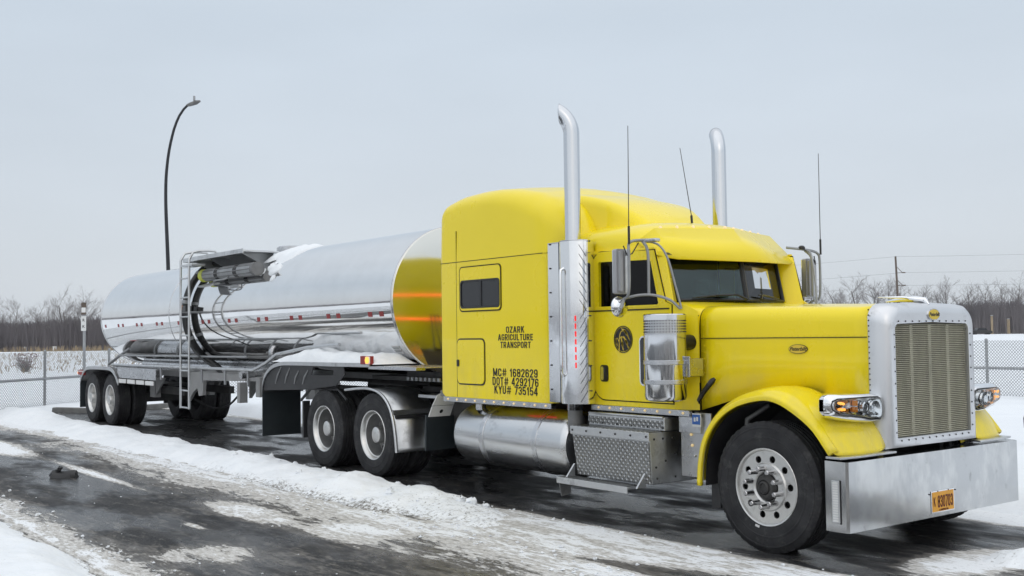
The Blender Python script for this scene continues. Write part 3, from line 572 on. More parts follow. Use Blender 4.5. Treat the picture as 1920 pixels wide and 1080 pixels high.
for i, (lx, lz) in enumerate(L):
    f = i/(len(L)-1); tg = L[min(i+1, 33)]-L[max(i-1, 0)]; nrm = np.array([-tg[1], tg[0]]); nrm /= np.linalg.norm(nrm)
    fr = float(sstep(.68, 1., np.array(f))); rr = float(sstep(.25, 0., np.array(f)))
    P_ = lambda d, y_: (lx+nrm[0]*d, y_, lz+nrm[1]*d)
    rg = [P_(.012, -1.165), P_(0, -1.195), P_(.004, -1.212), P_(.030, -1.216), P_(.046, -1.208), P_(.050, -1.194), P_(.066, -1.178)]
    # shoulder rolling in to the hood
    ix, iz = (lx+nrm[0]*.095, lz+nrm[1]*.095)
    fx = .70; fz = .84
    e1 = np.array([ix, iz])*(1-fr)+np.array([lx+.045, lz+.03])*fr
    e2 = np.array([lx+nrm[0]*.105, lz+nrm[1]*.105])*(1-fr)+np.array([lx+.035, lz-.01])*fr
    if rr > 0:
        e1 = e1*(1-rr)+np.array([lx-.10, lz+.02])*rr; e2 = e2*(1-rr)+np.array([lx-.12, lz+.02])*rr
    ym = -1.11-.03*fr; yi = -.80+.18*fr-.04*rr
    rg += [(e1[0]*.6+rg[-1][0]*.4, -1.150, e1[1]*.6+rg[-1][2]*.4), (e1[0], ym, e1[1]), ((e1[0]+e2[0])/2, (ym+yi)/2-.03, (e1[1]+e2[1])/2+.012), (e2[0], yi, e2[1]), (e2[0], yi+.06, e2[1]-.01)]
    rings.append(rg)
for s in (-1, 1):
    o = B(MB().loft(rings, closed=False), s, 'fender', 'yellow', tr, ang=50)
    q = o.modifiers.new('solid', 'SOLIDIFY'); q.thickness = .010; q.offset = -1 if s < 0 else -1
    # fender front fills the corner between wheel arch and grille shell
    mb = MB(); Rg = []
    outer_ = [(.645, .812), (.595, .92), (.51, 1.02), (.39, 1.11), (.27, 1.165), (.10, 1.215)]
    for y_, f in ((-1.19, 0.), (-1.12, .45), (-1.0, .8), (-.85, 1.), (-.62, 1.)):
        inn_ = [(.735, .812), (.70, .93), (.63, 1.04), (.53, 1.14), (.40, 1.21), (.22, 1.25)]
        Rg.append([(a_[0]*(1-f)+b_[0]*f, y_, a_[1]*(1-f)+b_[1]*f) for a_, b_ in zip(outer_, inn_)])
    o = B(MB().loft(Rg, closed=False), s, 'fender_nose', 'yellow', tr, ang=80, sub=2); q = o.modifiers.new('solid', 'SOLIDIFY'); q.thickness = .008
    B(MB().add([(.60, -1.215, .790), (.735, -1.215, .790), (.785, -1.05, .796), (.80, -.60, .80), (.55, -.60, .80)]+[(.60, -1.215, .808), (.735, -1.215, .808), (.785, -1.05, .812), (.80, -.60, .816), (.55, -.60, .816)],
               [(4, 3, 2, 1, 0), (5, 6, 7, 8, 9), (0, 1, 6, 5), (1, 2, 7, 6), (2, 3, 8, 7), (3, 4, 9, 8), (4, 0, 5, 9)]), s, 'fender_sill', 'aluminium', tr, bevel=.004)
    # dark wheel well
    mb = MB(); rg = []
    for lx, lz in L: rg.append([(lx*.985, -1.16, .5+(lz-.5)*.985), (lx*.97, -.52, .5+(lz-.5)*.97)])
    B(mb.loft(rg, closed=False), s, 'wheel_well', 'black', tr)
    B(MB().box(-.62, .58, -.53, -.50, .5, 1.15), s, 'inner_fender', 'black', tr)
    B(MB().plate([(-.70, .46), (-.60, .46), (-.60, .26), (-.70, .24)], lambda u, v, w_: (u, -.95+w_*16, v), (), .012), s, 'splash_flap', 'black', tr)
    B(MB().tube([(-.35, -1.0, .75), (-.33, -1.0, 1.02), (-.18, -.9, 1.14)], .022), s, 'brake_hose', 'dirtygrey', tr)

# grille shell -----------------------------------------------------
def shell_loop(hw, z0, z1, r, n=8):
    P_ = [(-hw, z0)]
    for i in range(n+1): a_ = PI-(PI/2)*i/n; P_.append((-hw+r+r*math.cos(a_), z1-r+r*math.sin(a_)))
    P_.append((0, z1+.012))
    return P_+[(-a_, b_) for a_, b_ in P_[-2::-1]]
SO = shell_loop(.628, .825, 1.945, .155); SI = shell_loop(.525, .905, 1.795, .045)
mb = MB(); X_ = lambda L_, x_, gro=0.: [(x_, a_*(1+gro), b_) for a_, b_ in L_]
SO2 = shell_loop(.648, .825, 1.958, .150); SO3 = shell_loop(.600, .835, 1.918, .150)
mb.loft([X_(SO2, .598), X_(SO2, .66), X_(SO, .725), X_(SO3, .762), X_(shell_loop(.56, .87, 1.87, .11), .770), X_(SI, .764), X_(SI, .722)], True, False)
shell = mb.build('grille_shell', 'shell_alu', tr, ang=50, sub=0)
mb = MB().box(.715, .722, -.53, .53, .90, 1.80).build('grille_backing', 'screen_back', shell)
mb = MB()
for k in range(58):
    z_ = .912+k*.01525; mb.add([(.735, -.522, z_), (.735, .522, z_), (.745, .522, z_+.005), (.745, -.522, z_+.005), (.735, .522, z_+.010), (.735, -.522, z_+.010)], [(0, 1, 2, 3), (3, 2, 4, 5)])
mb.build('grille_bar', 'screen', shell, ang=10, kind='stuff')
for y_ in (-.26, 0, .26): MB().box(.722, .733, y_-.020, y_+.020, .91, 1.79).build('grille_post', 'screen', shell)
mb = MB()
for z_ in np.arange(.95, 1.80, .095):
    for s in (-1, 1): mb.sphere((.767, s*.545, float(z_)), .0075, 6, 4)
for y_ in np.arange(-.48, .5, .096): mb.sphere((.768, float(y_), .885), .0075, 6, 4); mb.sphere((.768, float(y_), 1.815), .0065, 6, 4)
for s in (-1, 1):
    for z_ in np.arange(.9, 1.93, .042): mb.sphere((.612, s*.647, float(z_)), .007, 6, 4)
mb.build('rivet', 'chassis', shell, kind='stuff')
fb = lambda u, v, w_: (.772+w_, u, 1.868+v)
MB().plate(circ(0, 0, .082, 36, .048), fb, (), .012).build('emblem_rim', 'chrome', shell, bevel=.002)
MB().plate(circ(0, 0, .074, 36, .041), fb, (), .018).build('emblem', 'badge', shell)
MB().text('Peterbilt', .042, lambda u, v, w_: fb(u, v, .0095+w_), thick=.002, shear=.35, bold=.0009).build('emblem_lettering', 'letters', shell)
mb = MB().tube([(.34, 0, 1.985), (.48, 0, 1.998), (.60, 0, 2.0), (.70, 0, 1.985), (.735, 0, 1.95)], [.006, .02, .028, .026, .008], 8)
for s in (-1, 1): mb.tube([(.70, s*.02, 1.99), (.55, s*.08, 2.012), (.36, s*.14, 2.02)], [.016, .014, .004], 6)
mb.build('hood_ornament', 'chrome', shell, ang=60)

def dens(P_, st=.12):
    o_ = []
    for a_, b_ in zip(P_, P_[1:]+P_[:1]):
        n_ = max(1, int(math.dist(a_, b_)/st))
        o_ += [(a_[0]+(b_[0]-a_[0])*k/n_, a_[1]+(b_[1]-a_[1])*k/n_) for k in range(n_)]
    return o_
# headlights -------------------------------------------------------
def hl_ring(y_, xf, xb, zc, hh, r=.05, n=4):
    r = min(r, hh*.8); return [(a_, y_, b_) for a_, b_ in rrect(xb, zc-hh, xf, zc+hh, r, n)]
for s in (-1, 1):
    mb = MB().loft([hl_ring(-1.215, .590, .555, 1.185, .045), hl_ring(-1.205, .622, .540, 1.183, .070), hl_ring(-1.175, .650, .52, 1.180, .086), hl_ring(-1.08, .678, .47, 1.170, .100), hl_ring(-.95, .702, .40, 1.160, .108), hl_ring(-.80, .720, .42, 1.150, .112), hl_ring(-.70, .722, .46, 1.148, .108), hl_ring(-.63, .700, .50, 1.145, .095)])
    pod = B(mb, s, 'headlight', 'chrome', tr, ang=45)
    th = math.atan2(.075, .50)
    def fl(u, v, w_, s=s):      # lens drawing: u from inner (0) to outer end, v up
        y_ = -.660-u*.93; return (float(np.interp(y_, [-1.205, -1.175, -1.08, -.95, -.80, -.70, -.63], [.622, .650, .678, .702, .720, .722, .712]))+.006+w_, y_, 1.150+v*.96+u*.062)
    lens = dens([(.02, -.070), (.05, -.086), (.16, -.088), (.30, -.074), (.42, -.062), (.50, -.055), (.545, -.035), (.555, .0), (.545, .035), (.50, .052), (.36, .062), (.20, .074), (.08, .080), (.03, .066), (.01, .03), (.008, -.03)], .03)
    big = [((a_-.28)*1.05+.28, b_*1.13) for a_, b_ in lens]
    B(MB().plate(big, lambda u, v, w_: fl(u, v, w_-.006), (), .012), s, 'lens_gasket', 'blackplastic', pod)
    B(MB().plate(lens, lambda u, v, w_: fl(u, v, w_), (), .006), s, 'reflector', 'pale_reflector', pod)
    mb = MB()
    mb.lathe([(.056, 0), (.058, .020), (.050, .016), (.030, .004), (.001, .002)], 22, 'x', (0, 0, 0)); V = mb.v; mb.v = [fl(.13-y_, z_-.004, .004+x_) for x_, y_, z_ in V]
    B(mb, s, 'low_beam_bowl', 'chrome', pod, ang=30)
    mb = MB().lathe([(.046, 0), (.047, .026), (.034, .030), (.032, .012), (.001, .022)], 22, 'x', (0, 0, 0)); mb.v = [fl(.255-y_, z_+.0, .004+x_) for x_, y_, z_ in mb.v]
    B(mb, s, 'projector_lamp', 'chrome', pod, ang=30)
    mb = MB().lathe([(.026, .006), (.020, .016), (.001, .020)], 16, 'x', (0, 0, 0)); mb.v = [fl(.255-y_, z_, .008+x_) for x_, y_, z_ in mb.v]
    B(mb, s, 'projector_lens', 'darkglass', pod)
    for v0 in (-.044, .006): B(MB().plate(rrect(.325, v0, .375, v0+.042, .008), lambda u, v, w_: fl(u, v, w_+.006), (), .010), s, 'amber_reflector', 'amber', pod)
    for u0, v0 in ((.495, .022), (.475, .018), (.49, -.028), (.468, -.026)):
        mb = MB().sphere((0, 0, 0), .011, 8, 6); mb.v = [fl(u0+y_, v0+z_, .010+x_) for x_, y_, z_ in mb.v]; B(mb, s, 'led', 'amber_lit', pod)
    rg = []
    for k in (1.0, .97, .80, .4):
        rg.append([fl((a_-.28)*k+.28, b_*k, {1.0: .002, .97: .020, .80: .032, .4: .036}[k]) for a_, b_ in lens])
    B(MB().loft(rg), s, 'lens', 'lens', pod, ang=60)
    B(MB().box(.55, .70, -.64, -.60, 1.06, 1.24), s, 'headlight_mount', 'shell_alu', pod, bevel=.01)

# cab --------------------------------------------------------------
YC = .97
cabo = [(-2.36, 1.06), (-.975, 1.06), (-.972, 1.93), (-1.06, 1.995), (-1.22, 2.025), (-1.275, 2.06), (-1.385, 2.50), (-2.36, 2.56)]
win = [(-2.155, 2.005), (-1.355, 2.005), (-1.345, 2.02), (-1.435, 2.405), (-1.45, 2.42), (-2.14, 2.438), (-2.155, 2.425)]
def cabmap(u, v, w_):   # the cab narrows ahead of the door
    y_ = YC
    return (u, -y_-w_, v)
for s in (-1, 1):
    mb = MB(); mb.plate([(-2.36, 1.06), (-1.17, 1.06), (-1.17, 2.0), (-1.275, 2.06), (-1.385, 2.50), (-2.36, 2.56)], SIDE(-YC), [win], .03)
    mb.add([(-1.17, -YC-.015, 1.06), (-.972, -.88, 1.06), (-.972, -.88, 1.93), (-1.06, -.925, 1.995), (-1.17, -YC-.015, 2.0)], [(0, 1, 2, 3, 4)])
    cs = B(mb, s, 'cab_side', 'yellow', tr)
    # door: rubber gap, skin, window, handle
    def dshape(g=0.):
        x0, x1, z0, z1 = -2.245-g, -1.19+g, 1.115-g, 2.56
        P_ = []
        for cx, cz, a0, r in ((x0+.12, 2.43+g, 180, .12+g*0), (x0+.12, z0+.12, 180, .12)):
            pass
        rear_top = [(x0+.13-.13*math.cos(PI/2*i/6), 2.40+g+.13*math.sin(PI/2*i/6)) for i in range(7)]
        rear_bot = [(x0+.16-.16*math.sin(PI/2*i/6), z0+.16-.16*math.cos(PI/2*i/6)) for i in range(7)]
        return rear_top+[(-1.40+g, 2.505+g), (-1.265+g, 2.03), (-1.19+g, 2.0), (x1, z0)]+rear_bot
    B(MB().plate(dshape(.012), lambda u, v, w_: cabmap(u, v, .0155+w_), [win], .004), s, 'door_seal', 'seam', tr)
    dr = B(MB().plate(dens(dshape(0)), lambda u, v, w_: cabmap(u, v, .020+w_), [win], .012), s, 'door', 'yellow', tr, bevel=.003)
    B(MB().plate([(-2.17, 1.99), (-1.35, 1.99), (-1.325, 2.015), (-1.42, 2.42), (-1.44, 2.435), (-2.15, 2.453), (-2.17, 2.44)], lambda u, v, w_: cabmap(u, v, .027+w_), [win], .008), s, 'window_frame', 'yellow', dr, bevel=.002)
    B(MB().plate(win, lambda u, v, w_: cabmap(u, v, -.004+w_), (), .006), s, 'door_window', 'glass_side' if s < 0 else 'glass', dr)
    B(MB().plate(rrect(-2.235, 1.958, -1.21, 1.972, .003, 2), lambda u, v, w_: cabmap(u, v, .028+w_), (), .006), s, 'belt_line', 'seam', dr)
    B(MB().plate(rrect(-2.145, 1.285, -2.035, 1.445, .03), SIDE(-YC-.030), (), .008), s, 'door_handle_bezel', 'blackplastic', dr)
    B(MB().plate(rrect(-2.128, 1.30, -2.088, 1.43, .018), SIDE(-YC-.038), (), .012), s, 'door_handle', 'chrome', dr, bevel=.004)
    B(MB().plate(rrect(-1.60, 1.26, -1.46, 1.72, .05), SIDE(-YC-.030), (), .008), s, 'peep_window_frame', 'chrome', dr)
    B(MB().plate(rrect(-1.585, 1.275, -1.475, 1.705, .04), SIDE(-YC-.033), (), .010), s, 'peep_window', 'darkglass', dr)
    # round oat emblem
    ex, ez = -1.82, 1.69; fe = lambda u, v, w_: (ex+u, -YC-.0305-w_, ez+v)
    B(MB().plate(circ(0, 0, .128, 40), fe, [circ(0, 0, .120, 40)], .003), s, 'emblem_ring', 'letters', dr)
    B(MB().plate(circ(0, 0, .113, 40), fe, (), .003), s, 'emblem_disc', 'letters', dr)
    mb = MB(); fe2 = lambda u, v, w_: fe(u, v, .0022+w_)
    def stroke(P_, r0, r1):
        Q = smooth_poly(P_, 12); Lf, Rt = [], []
        for i, q in enumerate(Q):
            d = Q[min(i+1, 11)]-Q[max(i-1, 0)]; d /= np.linalg.norm(d); n_ = np.array([-d[1], d[0]]); r = r0+(r1-r0)*i/11; Lf.append(tuple(q+n_*r)); Rt.append(tuple(q-n_*r))
        mb.plate(Lf+Rt[::-1], fe2, (), .002)
    stroke([(-.055, -.125), (-.05, -.04), (-.045, .03), (-.02, .075), (.03, .085)], .005, .0035)
    stroke([(-.047, .0), (-.02, .025), (.02, .01)], .004, .003); stroke([(-.05, -.03), (-.075, .01), (-.10, -.0)], .004, .003)
    for P_, wd in (([(-.02, .10), (.02, .085), (.06, .045), (.085, .0)], .013), ([(.01, .03), (.035, -.005), (.06, -.045), (.07, -.08)], .013), ([(-.02, .02), (-.015, -.02), (-.005, -.06), (.0, -.10)], .013), ([(-.09, .01), (-.09, -.02), (-.08, -.055)], .007)):
        stroke(P_[:3], .003, wd); stroke(P_[-3:], wd, .002); stroke([P_[2], (P_[-1][0]+.012, P_[-1][1]-.01)], .003, .001)
    B(mb, s, 'emblem_oat', 'badge', dr)
    # A-pillar between door window and windscreen
    def prg(x0, y0, z0, x1, y1): return [(x0, -y0, z0), (x0+.055, -y0+.05, z0), (x1+.03, -y1-.02, z0), (x1-.02, -y1, z0), (x0-.06, -y0+.05, z0)]
    B(MB().loft([prg(-1.27, .975, 2.0, -1.335, .775), prg(-1.385, .965, 2.50, -1.45, .785)]), s, 'windscreen_pillar', 'yellow', tr, ang=50, bevel=.008)
    # skirt with marker lights
    sk = B(MB().box(-2.30, -1.0, -YC-.022, -YC+.06, 1.005, 1.058), s, 'cab_skirt', 'steel', tr, bevel=.004)
    for x_ in np.linspace(-2.19, -1.07, 8): B(MB().sphere((float(x_), -YC-.024, 1.034), .0125, 8, 6), s, 'marker_light', 'warm_lit', sk)
# cowl
rg = []
for x_, w_, h in ((-.970, .872, 1.985), (-1.06, .895, 2.0), (-1.18, .93, 2.022), (-1.30, .955, 2.032), (-1.42, .96, 2.03)): rg.append(sect(x_, w_, h, 1.3, 11, 21))
MB().loft(rg, closed=False).build('cowl', 'yellow', tr, ang=50)
MB().plate([(-.86, 1.0), (.86, 1.0), (.86, 1.9), (-.86, 1.9)], FRONT(-.995), (), .02).build('firewall', 'black', tr)
# roof cap of the cab
rg = []
for x_, w_, h, zb in ((-2.62, .955, 2.835, 2.52), (-2.30, .960, 2.845, 2.52), (-1.95, .960, 2.835, 2.51), (-1.80, .957, 2.82, 2.50), (-1.70, .952, 2.79, 2.50), (-1.64, .945, 2.762, 2.50), (-1.605, .94, 2.735, 2.50), (-1.59, .935, 2.69, 2.50)):
    kf = float(sstep(-2.2, -1.58, np.array(x_))); rg.append([(a_+kf*.225*max(0, 1-abs(b_)/.88), b_, c_) for a_, b_, c_ in sect(x_, w_, h, zb, 3.4, 25)])
rf = MB().loft(rg, closed=False).build('cab_roof', 'yellow', tr, ang=60)
for s in (-1, 1): B(MB().box(-2.36, -1.40, -.99, -.955, 2.515, 2.535), s, 'drip_rail', 'yellow', tr, bevel=.004)
for k in range(9):
    y_ = -.70+.175*k; x_ = -1.625+.225*(1-abs(y_)/.88); z_ = 2.738+.020*(1-(y_/.7)**2)
    o = MB().lathe([(.018, -.01), (.016, .010), (.010, .018), (.001, .022)], 12, 'z', (x_-.02, y_, z_)).build('roof_light', 'warm_lit', rf)
# sun visor
top = [(-1.66, -.962, 2.60), (-1.555, -.83, 2.728), (-1.315, 0, 2.742), (-1.555, .83, 2.728), (-1.66, .962, 2.60)]
bot = [(-1.36, -.985, 2.455), (-1.275, -.80, 2.425), (-1.04, 0, 2.41), (-1.275, .80, 2.425), (-1.36, .985, 2.455)]
mb = MB().loft([top, bot], closed=False)
vz = mb.build('sun_visor', 'yellow', tr, ang=12); q = vz.modifiers.new('solid', 'SOLIDIFY'); q.thickness = .012
MB().loft([[(-1.40, -.93, 2.49), (-1.40, 0, 2.50), (-1.40, .93, 2.49)], [(-1.31, -.78, 2.452), (-1.10, 0, 2.442), (-1.31, .78, 2.452)]], closed=False).build('visor_liner', 'black', vz)
# windscreen
for s in (-1, 1):
    bl, br, tl, tr_ = (-1.345, -.755, 2.045), (-1.165, -.012, 2.05), (-1.45, -.765, 2.49), (-1.245, -.012, 2.50)
    P4 = [np.array(q) for q in (bl, br, tr_, tl)]; n_ = np.cross(P4[1]-P4[0], P4[3]-P4[0]); n_ /= np.linalg.norm(n_)
    V = [tuple(q) for q in P4]+[tuple(q-n_*.006) for q in P4]
    ws = B(MB().add(V, [(0, 1, 2, 3), (7, 6, 5, 4), (0, 4, 5, 1), (1, 5, 6, 2), (2, 6, 7, 3), (3, 7, 4, 0)]), s, 'windscreen', 'glass', tr, ang=10)
    mb = MB()
    for a_, b_ in ((0, 1), (0, 3), (2, 3)): mb.tube([tuple(P4[a_]+n_*.004), tuple(P4[b_]+n_*.004)], .017, 6)
    B(mb, s, 'windscreen_gasket', 'blackplastic', ws)
    # wiper
    a0 = np.array([-1.10, -.13, 2.06]) if s < 0 else np.array([-1.10, -.16, 2.06])
    e0 = P4[0]*.80+P4[1]*.20+n_*.03+np.array([0, 0, .015]); e1_ = P4[0]*.22+P4[1]*.78+n_*.03+np.array([0, 0, .045]); mid = e0*.45+e1_*.55+n_*.022
    B(MB().tube([tuple(P4[1]+n_*.10+np.array([0, -.06, -.02])), tuple(P4[1]*.8+P4[0]*.2+n_*.075+np.array([0, 0, .03])), tuple(mid)], [.014, .010, .007], 6), s, 'wiper_arm', 'blackplastic', tr)
    B(MB().tube([tuple(e0), tuple(mid-n_*.012), tuple(e1_)], [.006, .011, .006], 6), s, 'wiper_blade', 'blackplastic', tr)
MB().tube([(-1.163, 0, 2.035), (-1.245, 0, 2.50)], .024, 8).build('windscreen_divider', 'blackplastic', tr)
MB().box(-2.36, -1.0, -.95, .95, 1.02, 1.06).build('cab_floor', 'interior', tr)
mb = MB().box(-1.62, -1.22, -.93, .93, 1.55, 1.93); mb.build('dashboard', 'interior', tr, bevel=.05, seg=3)
MB().box(-2.42, -2.38, -.94, .94, 1.06, 2.54).build('cab_back_wall', 'interior', tr)
for s in (-1, 1): B(MB().box(-2.25, -1.8, -.75, -.3, 1.3, 1.5).box(-2.30, -2.15, -.73, -.32, 1.48, 2.12).box(-2.28, -2.18, -.62, -.43, 2.14, 2.30), s, 'seat', 'seat', tr, bevel=.04, seg=3)
mb = MB(); mb.tube([(-1.66+.06*math.sin(a_), .5+.21*math.cos(a_), 1.86+.20*math.sin(a_)) for a_ in np.linspace(0, 2*PI, 25)], .014, 6).cyl((-1.66, .5, 1.86), (-1.45, .5, 1.75), .03); mb.build('steering_wheel', 'blackplastic', tr)
MB().plate([(-.02, 0), (.34, 0), (.34, .02), (-.02, .02)], FRONT(-1.5), (), .01).shift((0, .1, 2.36)).build('sun_shade', 'interior', tr)

# sleeper ----------------------------------------------------------
YS = 1.15
def plan(g=0., n=5):
    P_ = []
    for cx, cy, a0, r in ((-2.70-.16, -YS+.16, 270, .16), (-2.70-.16, YS-.16, 0, .16), (-4.72+.05, YS-.05, 90, .05), (-4.72+.05, -YS+.05, 180, .05)):
        for i in range(n+1): a_ = math.radians(a0+90*i/n); P_.append((cx+(r+g)*math.cos(a_), cy+(r+g)*math.sin(a_)))
    return P_
rings = [[(a_, b_, 1.055) for a_, b_ in plan()], [(a_, b_, 2.565) for a_, b_ in plan()]]
slp = MB().loft(rings).build('sleeper', 'yellow', tr, ang=35)
def kq(x_, tab):
    xs, ys = zip(*tab); return float(np.interp(x_, xs, ys))
def roof_sec(x_, w_, hc, zb, rc, crown, n_=8, lean=.0):
    rc = min(rc, hc-zb-.005); ring = [(x_, -w_, zb), (x_, -w_+lean*.5, (zb+hc-rc)/2)]
    for i in range(n_+1):
        a_ = PI-(PI/2)*i/n_; ring.append((x_, -w_+lean+rc+rc*math.cos(a_), hc-rc+rc*math.sin(a_)))
    yy = -w_+lean+rc
    for f in (.66, .33, 0): ring.append((x_, yy*f, hc+crown*(1-f*f)))
    return ring+[(a_, -b_, c_) for a_, b_, c_ in ring[-2::-1]]
HC = [(-4.72, 3.13), (-4.712, 3.17), (-4.69, 3.21), (-4.65, 3.245), (-4.55, 3.285), (-4.35, 3.32), (-4.0, 3.34), (-3.7, 3.335), (-3.4, 3.305), (-3.1, 3.24), (-2.9, 3.165), (-2.75, 3.08), (-2.65, 2.99), (-2.58, 2.89), (-2.53, 2.78), (-2.50, 2.66)]
WB = [(-4.72, 1.125), (-4.70, 1.142), (-4.66, 1.15), (-2.95, 1.15), (-2.85, 1.14), (-2.75, 1.11), (-2.65, 1.055), (-2.58, 1.0), (-2.50, .90)]
xs_ = list(np.linspace(-4.72, -4.65, 5))+list(np.linspace(-4.6, -3.2, 12))+list(np.linspace(-3.1, -2.5, 16))
rings = [roof_sec(float(x_), kq(x_, WB), kq(x_, HC), 2.572, kq(x_, [(-4.72, .12), (-4.5, .16), (-3.6, .21), (-3.0, .28), (-2.5, .30)]), .07, 8, .012) for x_ in xs_]
mb = MB().loft(rings, closed=False); mb.f.append(tuple(range(len(rings[0]))))
MB_top = mb.build('sleeper_roof', 'yellow', slp, ang=40)
HT = [(-3.9, 3.375), (-3.3, 3.28), (-2.72, 3.175), (-2.5, 3.115), (-2.36, 3.06), (-2.2, 2.965), (-2.08, 2.88), (-1.98, 2.79)]
rings = [roof_sec(float(x_), kq(x_, [(-3.9, .84), (-2.8, .76), (-2.4, .68), (-1.98, .52)]), kq(x_, HT), 2.60, kq(x_, [(-3.9, .09), (-2.6, .10), (-1.98, .12)]), .025, 6, .05) for x_ in list(np.linspace(-3.9, -2.6, 10))+list(np.linspace(-2.5, -1.98, 10))]
MB().loft(rings, closed=False).build('roof_fairing', 'yellow', slp, ang=40)
for s in (-1, 1):
    # seams, window, locker door, lettering
    B(MB().box(-4.70, -2.84, -YS-.0015, -YS+.01, 2.5645, 2.5725), s, 'roof_seam', 'seam', slp)
    B(MB().box(-4.385, -4.379, -YS-.0015, -YS+.01, 1.06, 2.563).box(-4.385, -4.379, -YS-.0012, -YS+.01, 2.574, 2.92), s, 'panel_seam', 'seam', slp)
    B(MB().plate(rrect(-4.315, 2.005, -3.53, 2.51, .055), SIDE(-YS-.003), [rrect(-4.30, 2.02, -3.545, 2.497, .045)], .008), s, 'window_trim', 'seam', slp)
    wn = B(MB().plate(rrect(-4.30, 2.02, -3.545, 2.497, .045), SIDE(-YS-.003), [rrect(-4.283, 2.055, -3.565, 2.345, .035)], .012), s, 'window_panel', 'yellow', slp, bevel=.003)
    B(MB().plate(rrect(-4.285, 2.050, -3.56, 2.348, .036), SIDE(-YS-.002), (), .006), s, 'window_pane', 'darkglass', slp)
    B(MB().plate(rrect(-4.292, 2.043, -3.553, 2.356, .04), SIDE(-YS-.010), [rrect(-4.272, 2.062, -3.573, 2.337, .032)], .006), s, 'window_gasket', 'blackplastic', slp)
    B(MB().box(-3.915, -3.885, -YS-.012, -YS, 2.06, 2.34), s, 'window_divider', 'blackplastic', slp)
    B(MB().plate(rrect(-4.378, 1.198, -3.838, 1.712, .065), SIDE(-YS-.002), (), .005), s, 'locker_gasket', 'blackplastic', slp)
    B(MB().plate(rrect(-4.362, 1.214, -3.854, 1.696, .055), SIDE(-YS-.007), (), .010), s, 'locker_door', 'yellow', slp, bevel=.003)
    B(MB().plate(rrect(-4.362, 1.40, -4.322, 1.475, .012), SIDE(-YS-.014), (), .018), s, 'locker_latch', 'blackplastic', slp, bevel=.003)
    if s < 0:
        for nm_, tx, z_, sz, x_, wd in (('company_lettering', 'OZARK', 1.800, .092, -3.30, .315), ('company_lettering', 'AGRICULTURE', 1.720, .092, -3.30, .60), ('company_lettering', 'TRANSPORT', 1.640, .092, -3.30, .52), ('permit_lettering', 'MC# 1682629', 1.348, .118, -3.315, .765), ('permit_lettering', 'DOT# 4292176', 1.255, .118, -3.315, .79), ('permit_lettering', 'KYU# 735154', 1.165, .118, -3.305, .745)):
            cutp = tx.find(' ')
            for rng_ in (((0, cutp), (cutp+1, len(tx))) if cutp > 0 else ((0, len(tx)),)):
                letters(tx, sz*.735, wd, lambda u, v, w_: (x_+u, -YS-.0025-w_, z_+v), only=rng_).build(nm_, 'letters', slp)
    sk = B(MB().box(-4.66, -2.72, -YS-.006, -YS+.06, 1.000, 1.053), s, 'sleeper_skirt', 'steel', tr, bevel=.004)
    for x_ in np.linspace(-4.56, -2.80, 11): B(MB().sphere((float(x_), -YS-.009, 1.028), .0125, 8, 6), s, 'marker_light', 'warm_lit', sk)
    B(MB().box(-3.35, -2.85, -YS+.10, -YS+.115, 1.008, 1.02), s, 'underglow_strip', 'red_lit', sk)
    B(MB().add([(-4.725, -YS-.003, 1.052), (-4.725, -YS-.003, 1.12), (-4.62, -YS-.003, 1.052), (-4.725, -YS+.2, 1.052), (-4.725, -YS+.2, 1.12), (-4.62, -YS+.2, 1.052)], [(0, 2, 1), (3, 4, 5), (0, 1, 4, 3), (1, 2, 5, 4), (2, 0, 3, 5)]), s, 'corner_plate', 'dirtygrey', slp)
for z_ in (2.36, 1.80): MB().box(-4.735, -4.722, -1.05, 1.05, z_-.024, z_+.024).build('light_strip', 'orange_strip', slp, label='lit orange light strip across the back of the sleeper')

